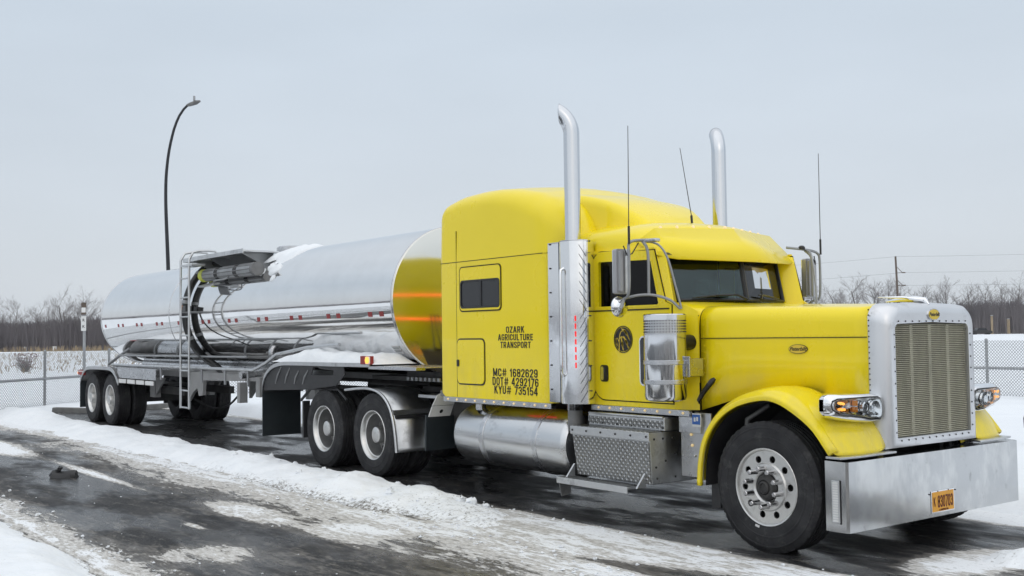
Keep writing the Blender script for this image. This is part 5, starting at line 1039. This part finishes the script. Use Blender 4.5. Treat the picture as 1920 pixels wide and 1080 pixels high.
for s in (-1, 1):
    B(MB().box(-19.04, -18.6, -1.245, -1.205, .985, 1.09), s, 'bumper_end', 'tape_red', rb); B(MB().sphere((-19.06, -1.2, 1.03), .05), s, 'tail_light', 'amber_lit', rb)
    B(MB().box(-19.0, -18.6, -1.248, -1.243, 1.055, 1.075), s, 'reflective_stripe', 'tape_white', rb)
MB().tube([(-17.4, -.3, 1.22), (-11.0, -.3, 1.2)], .09, 12).tube([(-11.0, -.3, 1.2), (-11.0, -.9, 1.15)], .07, 12).build('discharge_pipe', 'steel', tl)
tw = dual_wheel(tl, (-16.926+17.5, -1.06, R-.008), .03, 'rim_alu', 'rim_alu')
for i, (x_, sd) in enumerate(((-18.171, -1), (-16.926, 1), (-18.171, 1))):
    q = copy_tree(tw, tl); q.location = (x_+17.5, 1.06*sd, R-.008); q.rotation_euler = (0, .5*i, 0 if sd < 0 else PI)

# snow lying on the trailer ----------------------------------------
def cap(name, xs, ys, hf, label, zb):
    o = hfield(name, xs, ys, lambda X, Y: zb+hf(X, Y), 'banksnow', zb-.001, {'dirt': lambda X, Y: X*0}); tag(o, label, 'snow'); return o
def fcap(X, Y):
    u = (X+7.62)/1.50; e_ = np.clip(1-np.abs(u)**3, 0, 1); v = (Y+.91)/.305; ey = np.clip(1-np.abs(v)**4, 0, 1)
    pk = .10+.13*np.exp(-((X+6.35)/.24)**2)+.09*np.exp(-((X+8.0)/.5)**2)+.16*(fbm(X*3.2, Y*3.2, 4)-.5)
    return pk*np.minimum(e_, 1)**.5*ey**.5-.004
cap('snow_layer', axis((-9.1, -5.85, .03)), axis((-1.225, -.60, .025)), fcap, 'thick snow lying along the black wheel cover above the drive wheels', 1.398)
def rear_tilt(X, Y): return 0*X
def tcap(X, Y):
    e_ = np.clip(1-((X+10.2)/.55)**2, 0, 1); zt = np.sqrt(np.clip(RT_**2-Y**2, 0, None)); ey = np.clip(1-((Y+.30+.15*(fbm(X*3, Y*3, 2)-.5))/.36)**2, 0, 1)
    k = (e_**.6)*(ey**.6); return np.where(k > .02, zt-RT_+k*(.045+.13*(fbm(X*3.5, Y*3.5, 4)-.4)), zt-RT_-.05)
o = hfield('snow_layer', axis((-11.0, -9.0, .03)), axis((-.80, .25, .03)), lambda X, Y: ZT+RT_+tcap(X, Y)-.003, 'banksnow', None, {'dirt': lambda X, Y: X*0}); tag(o, 'clump of snow melting on top of the shiny tank beside the platform', 'snow')

mb = MB()
for x_, z_, r in ((-10.15, 2.86, .10), (-9.95, 2.80, .13), (-10.4, 2.78, .07), (-9.85, 2.66, .06)):
    yy = -math.sqrt(RT_**2-(z_-ZT)**2); n0 = len(mb.v); mb.sphere((x_, yy+.01, z_), r, 10, 7, 1.)
    nx_ = np.array([0, yy, z_-ZT])/RT_
    for i in range(n0, len(mb.v)):
        q = np.array(mb.v[i])-np.array([x_, yy, z_]); d_ = q@nx_; q = q-nx_*d_*.62; q[0] *= 1.3; q[1] *= 1.0; q += RNG.normal(0, r*.07, 3); mb.v[i] = tuple(np.array([x_, yy, z_])+q)
o = mb.build('snow_layer', 'banksnow', None, ang=50); tag(o, 'small blobs of wet snow sliding down the shiny tank side', 'snow', kind='stuff')
# ================================================================== SURROUNDINGS
# chain-link fence
FP = [(-15.4, -9.9), (-17.2, -7.7), (-19.6, -4.8), (-22.65, -1.05), (-24.3, 1.0), (-24.5, 2.6), (-23.3, 6.8), (-19.5, 10.8), (-14.6, 14.4), (-11.5, 15.9), (-8.2, 16.85), (-4.5, 16.5), (-.5, 15.8), (4.5, 14.6), (10.5, 13.2)]
fence = empty('chain_link_fence', (FP[4][0], FP[4][1], 0), 'grey chain-link fence with middle rail along the snowy edge of the lot', 'fence')
for x_, y_ in FP:
    MB().cyl((x_, y_, -.02), (x_, y_, 1.47), .034, 10).sphere((x_, y_, 1.47), .042, 8, 5).build('post', 'galv', fence)
mb = MB(); wires = MB()
for (xa, ya), (xb, yb) in zip(FP, FP[1:]):
    MB().cyl((xa, ya, .80), (xb, yb, .80), .033, 8).build('rail', 'galv', fence)
    Ln = math.dist((xa, ya), (xb, yb)); H0, H1 = .14, 1.46; hh = H1-H0; dx, dy = (xb-xa)/Ln, (yb-ya)/Ln; st = .078
    def q3(u, z_, o_): return (xa+dx*u-dy*o_, ya+dy*u+dx*o_, z_)
    for sgn in (1, -1):
        u = -hh
        while u < Ln+hh:
            a0, a1 = (u, u+hh) if sgn > 0 else (u+hh, u)
            # clip to the panel
            t0, t1 = 0., 1.; d = a1-a0
            lo_, hi_ = sorted(((0-a0)/d, (Ln-a0)/d)); t0, t1 = max(t0, lo_), min(t1, hi_)
            if t1-t0 > .01:
                A = (a0+d*t0, H0+hh*t0); B_ = (a0+d*t1, H0+hh*t1); r = .0042; o_ = .006*sgn
                V = []
                for (uu, zz) in (A, B_): V += [q3(uu+r, zz-sgn*r, o_), q3(uu-r, zz+sgn*r, o_), q3(uu, zz, o_+r*1.5)]
                wires.add(V, [(0, 1, 4, 3), (1, 2, 5, 4), (2, 0, 3, 5)])
            u += st
wires.build('chain_link_mesh', 'galv', fence, kind='stuff')

def thing(name, label, cat, group=None, loc=(0, 0, 0)): return empty(name, loc, label, cat, group)
# street lamp
b0 = at(-11.6, 36.0); b0[2] = 0
p_ = [at(-11.45, 36, z_) for z_ in (0, 3)]
lampx = lambda lat, z_: at(lat, 36, z_)
path = smooth_poly([lampx(-11.44, 0), lampx(-11.46, 3.5), lampx(-11.56, 6.4), lampx(-11.50, 7.7), lampx(-11.32, 8.65), lampx(-11.12, 9.2), lampx(-10.92, 9.50), lampx(-10.80, 9.61)], 40)
lampo = thing('street_lamp', 'tall black curved street lamp standing behind the tank trailer', 'street lamp', loc=tuple(path[0]))
MB().tube(path, [.082-.042*i/39 for i in range(40)], 12).build('pole', 'darkpole', lampo, ang=60)
h0 = lampx(-10.86, 9.57); d_ = (lampx(-10.40, 9.72)-h0); h1 = h0+d_
MB().tube([h0, h0+d_*.25, h0+d_*.7, h1], [.04, .065, .075, .03], 10).build('lamp_head', 'dirtygrey', lampo, ang=60)
MB().cyl(tuple(h0+d_*.55+np.array([0, 0, .08])), tuple(h0+d_*.55+np.array([0, 0, .24])), .04, 8).build('photocell', 'galv', lampo)
MB().box(path[0][0]-.2, path[0][0]+.2, path[0][1]-.2, path[0][1]+.2, -.05, .3).build('base', 'concrete', lampo)
# sign post by the fence
sp = at(-12.13, 30.6); sg = thing('sign_post', 'thin metal post with two small signs beside the chain-link fence', 'sign', loc=(sp[0], sp[1], 0))
def sgn_(u, v, w_): q = sp+HR*u+HF*(-.05-w_); return (q[0], q[1], v)
MB().cyl((sp[0], sp[1], 0), (sp[0], sp[1], 2.78), .04, 8).build('post', 'galv', sg)
MB().plate(rrect(-.07, 2.46, .07, 2.80, .01, 2), sgn_, (), .01).build('upper_sign', 'wood_post', sg); MB().plate(rrect(-.06, 2.52, .06, 2.66, .01, 2), lambda u, v, w_: sgn_(u, v, .006+w_), (), .006).build('sign_patch', 'white', sg)
MB().plate(rrect(-.07, 2.0, .07, 2.42, .01, 2), sgn_, (), .01).build('lower_sign', 'white', sg)
MB().text('R', .11, lambda u, v, w_: sgn_(u, v+2.30, .007+w_), bold=.002).text('K', .11, lambda u, v, w_: sgn_(u, v+2.12, .007+w_), bold=.002).build('sign_lettering', 'letters', sg)
# timber / concrete wheel stops
for i, ((x0, y0), (x1, y1), lb) in enumerate((((-22.1, -.95), (-20.6, -.05), 'grey concrete parking kerb in the snow behind the trailer wheels'), ((-21.2, .5), (-21.9, 2.6), 'grey concrete parking kerb lying beneath the trailer tail'))):
    d = np.array([x1-x0, y1-y0]); Ln = np.linalg.norm(d); d /= Ln; n2 = np.array([-d[1], d[0]])
    rg = [[(x0+d[0]*u+n2[0]*a_, y0+d[1]*u+n2[1]*a_, z_) for a_, z_ in ((-.10, 0), (-.08, .10), (-.06, .115), (.06, .115), (.08, .10), (.10, 0))] for u in (0, .04, Ln-.04, Ln)]
    o = MB().loft(rg).build('wheel_stop', 'concrete', None, ang=40); tag(o, lb, 'kerb')
# dark lump of debris in the lane
mb = MB(); rr = np.random.default_rng(5); rg = []
for k, (u, h, wd) in enumerate(((-.16, .03, .04), (-.12, .085, .07), (-.05, .075, .08), (.03, .08, .08), (.11, .09, .07), (.165, .075, .04))):
    ring = []
    for j in range(9):
        a_ = PI*j/8; q = np.array([-8.85, -4.2, 0])+HR*(u+rr.normal(0, .012))+HF*wd*math.cos(a_)*(1+rr.normal(0, .1)); ring.append((q[0], q[1], max(0, h*math.sin(a_)*(1+rr.normal(0, .12)))))
    rg.append(ring)
deb = thing('rubber_scrap', 'torn black scrap lying on the icy asphalt lane', 'debris', loc=(-8.85, -4.2, 0))
MB().loft(rg).build('lump', 'black', deb, ang=30)
for k in range(5):
    q = np.array([-8.85, -4.2, .07+.012*k])-HR*(.09-.018*k)+HF*rr.normal(0, .02); mb = MB().sphere(tuple(q), rr.uniform(.018, .032), 7, 5); mb.v = [(a_+rr.normal(0, .006), b_+rr.normal(0, .006), c_+rr.normal(0, .006)) for a_, b_, c_ in mb.v]; mb.build('torn_shred', 'black', deb, ang=20)
# dark post at the edge of the lot
bp = at(7.13, 15.0); o = thing('bollard', 'short post with a black cap in the snow beyond the bumper', 'post', loc=(bp[0], bp[1], 0))
MB().cyl((bp[0], bp[1], 0), (bp[0], bp[1], .38), .03, 10).build('post', 'galv', o); MB().lathe([(.03, .34), (.07, .37), (.075, .50), (.06, .55), (.001, .57)], 14, 'z', (bp[0], bp[1], 0)).build('head', 'black', o, ang=40)
# crumbs of ice and snow broken off the banks
mb = MB()
for k in range(520):
    x_ = RNG.uniform(-13, 1.8); z_ = 0; sd = RNG.random()
    y_ = -2.62+RNG.normal(0, .16) if sd < .45 else (-1.45+RNG.normal(0, .08) if sd < .6 else (-5.35+abs(RNG.normal(0, .15)) if sd < .85 else RNG.uniform(-5.2, -2.6)))
    r = RNG.uniform(.005, .022)*(1 if sd < .85 else .5); n0 = len(mb.v); mb.sphere((x_, y_, r*.35), r, 6, 4, RNG.uniform(.35, .7))
    mb.v[n0:] = [(a_+RNG.normal(0, r*.18), b_+RNG.normal(0, r*.18), max(-.002, c_+RNG.normal(0, r*.15))) for a_, b_, c_ in mb.v[n0:]]
for k in range(26):
    x_ = RNG.uniform(-8.5, -2.9); y_ = RNG.choice([-1.62, -1.75, -2.1, -2.45])+RNG.normal(0, .07); r = RNG.uniform(.02, .06)*(1 if x_ > -6.5 else .7)
    zb_ = max(0., float(bank_h(np.array(x_), np.array(y_)))); n0 = len(mb.v); mb.sphere((x_, y_, zb_+r*.25), r, 7, 5, RNG.uniform(.55, .95))
    mb.v[n0:] = [(a_+RNG.normal(0, r*.2), b_+RNG.normal(0, r*.2), max(-.002, c_+RNG.normal(0, r*.16))) for a_, b_, c_ in mb.v[n0:]]
o = mb.build('snow_crumbs', 'banksnow', None, ang=20); tag(o, 'crumbs of broken snow and ice scattered over the lane', 'snow crumbs', kind='stuff')

# field stubble, dead grass ------------------------------------------
def blades(name, pts, h0, h1, wd, mt, lean=.25):
    n_ = len(pts); h = RNG.uniform(h0, h1, n_); an = RNG.uniform(0, PI, n_); lx, ly = RNG.normal(0, lean, n_)*h, RNG.normal(0, lean, n_)*h
    dx, dy = np.cos(an)*wd, np.sin(an)*wd; V = np.empty((n_, 4, 3)); z0 = pts[:, 2]
    V[:, 0] = np.c_[pts[:, 0]-dx, pts[:, 1]-dy, z0]; V[:, 1] = np.c_[pts[:, 0]+dx, pts[:, 1]+dy, z0]; V[:, 2] = np.c_[pts[:, 0]+lx+dx*.4, pts[:, 1]+ly+dy*.4, z0+h]; V[:, 3] = np.c_[pts[:, 0]+lx-dx*.4, pts[:, 1]+ly-dy*.4, z0+h]
    me = bpy.data.meshes.new(name); me.from_pydata(V.reshape(-1, 3).tolist(), [], np.arange(n_*4).reshape(-1, 4).tolist()); me.materials.append(MATS[mt]); o = bpy.data.objects.new(name, me); COL.objects.link(o); return o
def pts_lat(n_, d0, d1, k0, k1, z_=.1, pw=1.):
    d = d0+(d1-d0)*RNG.random(n_)**pw; k = RNG.uniform(k0, k1, n_); lat = k*d
    P_ = CAM_POS[None]+HR[None]*lat[:, None]+HF[None]*d[:, None]; P_[:, 2] = z_; return P_
rows = pts_lat(2600, 52, 130, -.56, -.18, .10); o = blades('corn_stubble', rows, .12, .38, .028, 'straw'); tag(o, 'short cut corn stubble poking out of the snowy field', 'stubble', kind='stuff')
g1 = np.concatenate([pts_lat(2600, 318, 330, .16, .60, .1), pts_lat(3200, 152, 162, -.60, -.16, .1)]); o = blades('dead_grass', g1, .25, .9, .05, 'straw', .2); tag(o, 'band of tan dead grass along the foot of the far woods', 'grass', kind='stuff')
# shrub beyond the fence
sb = at(-25.0, 55.5); sh = thing('shrub', 'small leafless reddish shrub alone in the snowy field', 'shrub', loc=(sb[0], sb[1], .1))
mb = MB()
for k in range(70):
    a_ = RNG.uniform(0, 2*PI); r = RNG.uniform(.15, .65); z_ = RNG.uniform(.3, 1.05)
    mb.tube([(sb[0]+.05*math.cos(a_), sb[1]+.05*math.sin(a_), .05), (sb[0]+r*.5*math.cos(a_), sb[1]+r*.5*math.sin(a_), z_*.6), (sb[0]+r*math.cos(a_+.3), sb[1]+r*math.sin(a_+.3), z_)], [.022, .016, .008], 3)
mb.build('twigs', 'bark', sh)
mb = MB()
for k in range(90):
    a_ = RNG.uniform(0, 2*PI); r = RNG.uniform(.1, .65); z_ = RNG.uniform(.35, 1.1); mb.sphere((sb[0]+r*math.cos(a_), sb[1]+r*math.sin(a_), z_), .035, 4, 3)
mb.build('dry_leaves', 'darkred', sh)
# trees ------------------------------------------------------------------
def tree_mesh(seed, H):
    r = random.Random(seed); trunk, crown = MB(), MB()
    def grow(mb, p, d, ln, rad, lev):
        n_ = 3; pts = [np.array(p)]; dd = np.array(d)
        for i in range(n_):
            dd = dd+np.array([r.gauss(0, .11), r.gauss(0, .11), .04 if lev else .0]); dd /= np.linalg.norm(dd); pts.append(pts[-1]+dd*ln/n_)
        rs = [rad*(1-.62*i/n_) for i in range(n_+1)]; mb.tube(pts, rs, 5 if lev == 0 else 3, cap=False)
        if lev >= 3: return
        cnt = (9, 6, 5)[lev]
        for k in range(cnt):
            f = r.uniform(.34 if lev == 0 else .25, 1.0); i = min(int(f*n_), n_-1); q = pts[i]+(pts[i+1]-pts[i])*(f*n_-i)
            a_ = r.uniform(0, 2*PI); sp_ = r.uniform(.45, .95); base = dd if lev else np.array([0, 0, 1.])
            nd = base*math.cos(sp_)+np.array([math.cos(a_), math.sin(a_), 0])*math.sin(sp_); nd[2] = abs(nd[2])*.9+.12
            grow(crown, q, nd/np.linalg.norm(nd), ln*(.48, .55, .55)[lev]*r.uniform(.75, 1.15)*(1.15-.45*f if lev == 0 else 1), max(rs[i]*.5, .022), lev+1)
    grow(trunk, (0, 0, -.1), (0, 0, 1.), H*.80, H*.017, 0); return trunk, crown
proto = []
for k in range(6):
    t_ = empty('bare_tree', (0, 0, 0), 'x', 'tree'); a_, c_ = tree_mesh(40+k, 14.5); a_.build('trunk', 'bark', t_, off=(0, 0, 0)); c_.build('crown', 'twig', t_, off=(0, 0, 0), ang=60); proto.append([t_, False])
spots = [(k, 160+RNG.uniform(0, 16), 0) for k in np.linspace(-.515, -.365, 22)]+[(k, 318+RNG.uniform(0, 26), 1) for k in np.linspace(.225, .52, 40)]
for k, d, side in spots:
    i = RNG.integers(0, 6); t0, used = proto[i]
    q = t0 if not used else copy_tree(t0); proto[i][1] = True
    p_ = at((k+RNG.uniform(-.004, .004))*d, d, .1); q.location = tuple(p_); sc = RNG.uniform(.78, 1.18)*(.53 if side == 0 else 1.0); q.scale = (sc*RNG.uniform(.85, 1.2), sc*RNG.uniform(.85, 1.2), sc); q.rotation_euler = (0, 0, RNG.uniform(0, 6.3))
    if side == 0: tag(q, 'bare winter tree at the edge of the woods behind the field and sign post', 'tree', 'bare trees of the woods behind the sign post')
    else: tag(q, 'bare frosted tree in the woods behind the truck hood and utility pole', 'tree', 'bare trees of the woods behind the utility pole')
for t_, used in proto:
    if not used:
        for ch in list(t_.children): bpy.data.objects.remove(ch)
        bpy.data.objects.remove(t_)
def woods(name, n_, ang, d0, d1, hmul, label):
    a_ = RNG.uniform(ang[0], ang[1], n_); d = RNG.uniform(d0, d1, n_); x_ = CAM_POS[0]+d*np.cos(a_); y_ = CAM_POS[1]+d*np.sin(a_)
    prof = .72+.5*fbm(np.degrees(a_)*.45, a_*0+2, 4)
    quads = []
    def addq(px, py, z0, z1, w0, w1, lx, ly):
        tx, ty = -np.sin(a_), np.cos(a_); V = np.empty((len(px), 4, 3))
        V[:, 0] = np.c_[px-tx*w0, py-ty*w0, z0]; V[:, 1] = np.c_[px+tx*w0, py+ty*w0, z0]; V[:, 2] = np.c_[px+lx+tx*w1, py+ly+ty*w1, z1]; V[:, 3] = np.c_[px+lx-tx*w1, py+ly-ty*w1, z1]; quads.append(V)
    H = RNG.uniform(7, 12.5, n_)*prof*hmul
    sw_ = min(1., hmul*1.2); addq(x_, y_, 0*x_, H, RNG.uniform(.05, .16, n_)*sw_, .025*sw_+0*x_, RNG.normal(0, .5, n_), RNG.normal(0, .5, n_))
    for k in range(7):
        zb = H*RNG.uniform(.25, .92, n_); ln = RNG.uniform(.9, 2.6, n_)*sw_; an = RNG.uniform(-1, 1, n_)
        addq(x_+RNG.normal(0, .1, n_), y_+RNG.normal(0, .1, n_), zb, zb+ln*np.cos(an)*.9, .05*sw_+0*x_, .018*sw_+0*x_, -np.sin(a_)*ln*np.sin(an), np.cos(a_)*ln*np.sin(an))
    V = np.concatenate(quads).reshape(-1, 3); me = bpy.data.meshes.new(name); me.from_pydata(V.tolist(), [], np.arange(len(V)).reshape(-1, 4).tolist()); me.materials.append(MATS['brush']); o = bpy.data.objects.new(name, me); COL.objects.link(o)
    return tag(o, label, 'woods', kind='stuff')
base = math.atan2(HF[1], HF[0])
woods('woodland', 12000, (base+.30, base+.56), 170, 235, .46, 'dense bare woodland along the far side of the field')
woods('woodland', 11000, (base-.49, base-.19), 328, 420, .80, 'dense frosted woodland on the horizon behind the hood')
woods('woodland', 9000, (base-.19, base+.36), 340, 430, .95, 'bare woodland hidden mostly behind the truck and tank')
woods('woodland', 14000, (base+.50, base+2*PI-.49), 330, 430, 1.0, 'ring of bare woodland round the fields')

# utility pole and lines -----------------------------------------------------
up_ = at(66.3, 185.); po = thing('utility_pole', 'tall wooden utility pole with two side brackets above the far woods', 'utility pole', loc=(up_[0], up_[1], 0))
MB().tube([(up_[0], up_[1], 0), tuple(at(65.9, 185, 14.3))], [.24, .16], 10).build('pole', 'wood_post', po)
for z_ in (11.45, 9.25):
    a_ = at(66.0, 185, z_+1.1); b_ = at(67.0, 185, z_+.05); MB().cyl(tuple(a_), tuple(b_), .05, 6).cyl(tuple(at(66.0, 185, z_)), tuple(b_), .05, 6).build('bracket', 'wood_post', po)
    MB().cyl(tuple(b_), tuple(b_+HR*.5), .10, 8).build('insulator', 'wood_post', po)
for (l0, z0, lb) in ((65.9, 14.25, 'topmost thin power line strung from the utility pole top'), (67.3, 11.5, 'power line hanging from the upper bracket of the utility pole'), (67.3, 9.3, 'power line hanging from the lower bracket of the utility pole')):
    A = at(l0, 185, z0); Lp = at(-40, 235, z0-.2); Rp = at(150, 165, z0+1.0)
    P_ = [A+(Lp-A)*u-np.array([0, 0, 4*1.6*u*(1-u)]) for u in np.linspace(1, 0, 14)]+[A+(Rp-A)*u-np.array([0, 0, 4*.6*u*(1-u)]) for u in np.linspace(.1, 1, 9)]
    o = MB().tube(P_, .022, 4).build('power_line', 'galv', None); tag(o, lb, 'power line')
# things at the field's edge
for i, (u, lb) in enumerate(((-.4505, 'small white sign board nearer the edge of the woods at the field end'), (-.4240, 'small white board standing near the sign post line at the field end'))):
    p_ = at(u*156, 156, 0); o = thing('field_sign', ('small white marker board at the far end of the snowy field'), 'sign', 'white marker boards at the field end', loc=tuple(p_))
    MB().box(p_[0]-.22, p_[0]+.22, p_[1]-.22, p_[1]+.22, .25, .85).build('board', 'white', o); MB().cyl((p_[0], p_[1], 0), (p_[0], p_[1], .6), .1, 6).build('leg', 'wood_post', o)
for u, hgt_, lb in ((.4437, 5.2, 'tall pale post at the foot of the woods beside a dark vehicle'), (.4590, 4.2, 'shorter thick pale post at the foot of the woods')):
    p_ = at(u*300, 300, 0); o = thing('marker_post', lb, 'post', loc=tuple(p_)); MB().cyl((p_[0], p_[1], 0), (p_[0], p_[1], hgt_), .32 if hgt_ > 5 else .42, 8).build('post', 'straw', o); MB().cyl((p_[0], p_[1], hgt_), (p_[0], p_[1], hgt_+.25), .40, 8).build('cap', 'galv', o)
# far dark pickup
def car(lat, d, label):
    c0 = at(lat, d); o = thing('pickup_truck', label, 'car', loc=tuple(c0)); ft = lambda u, v, w_: tuple(np.array([c0[0], c0[1], 0])+HR*u+HF*w_+np.array([0, 0, v]))
    MB().plate([(-2.8, .5), (2.8, .5), (2.8, 1.05), (1.6, 1.2), (1.0, 1.85), (-.9, 1.9), (-1.4, 1.25), (-2.8, 1.2)], ft, (), 1.9).build('body', 'blackplastic', o, bevel=.06)
    MB().plate([(1.35, 1.25), (.9, 1.75), (-.8, 1.78), (-1.1, 1.28)], ft, (), 1.94).build('window', 'darkglass', o)
    for u in (-1.8, 1.8): MB().lathe([(.2, -1.0), (.4, -1.0), (.42, -.95), (.42, .95), (.4, 1.0), (.2, 1.0)], 14, 'x').build('wheel', 'rubber', o, off=(0, 0, 0)).location = (0, 0, 0)
    for ch in [q for q in o.children if q.name.startswith('wheel')]:
        i = 0
    ws_ = [q for q in o.children if q.name.startswith('wheel')]
    for q, u in zip(ws_, (-1.8, 1.8)): q.location = tuple(HR*u+np.array([0, 0, .42])); q.rotation_euler = (0, 0, math.atan2(HF[1], HF[0]))
car(.433*290, 290, 'dark vehicle parked at the foot of the far woods')

# thin winter haze
hm = bpy.data.materials.new('haze'); hm.use_nodes = True; t = hm.node_tree; t.nodes.remove(t.nodes['Principled BSDF']); pv = N(t, 'ShaderNodeVolumePrincipled'); pv.inputs['Color'].default_value = (.93, .95, 1, 1); pv.inputs['Density'].default_value = .00018
t.links.new(pv.outputs[0], t.nodes['Material Output'].inputs['Volume']); MATS['haze'] = hm
hz = MB().box(-4100, 4100, -4100, 4100, -1.1, 22).build('haze', 'haze'); tag(hz, kind='stuff')
for o in bpy.data.objects:
    if '_o' in o: del o['_o']
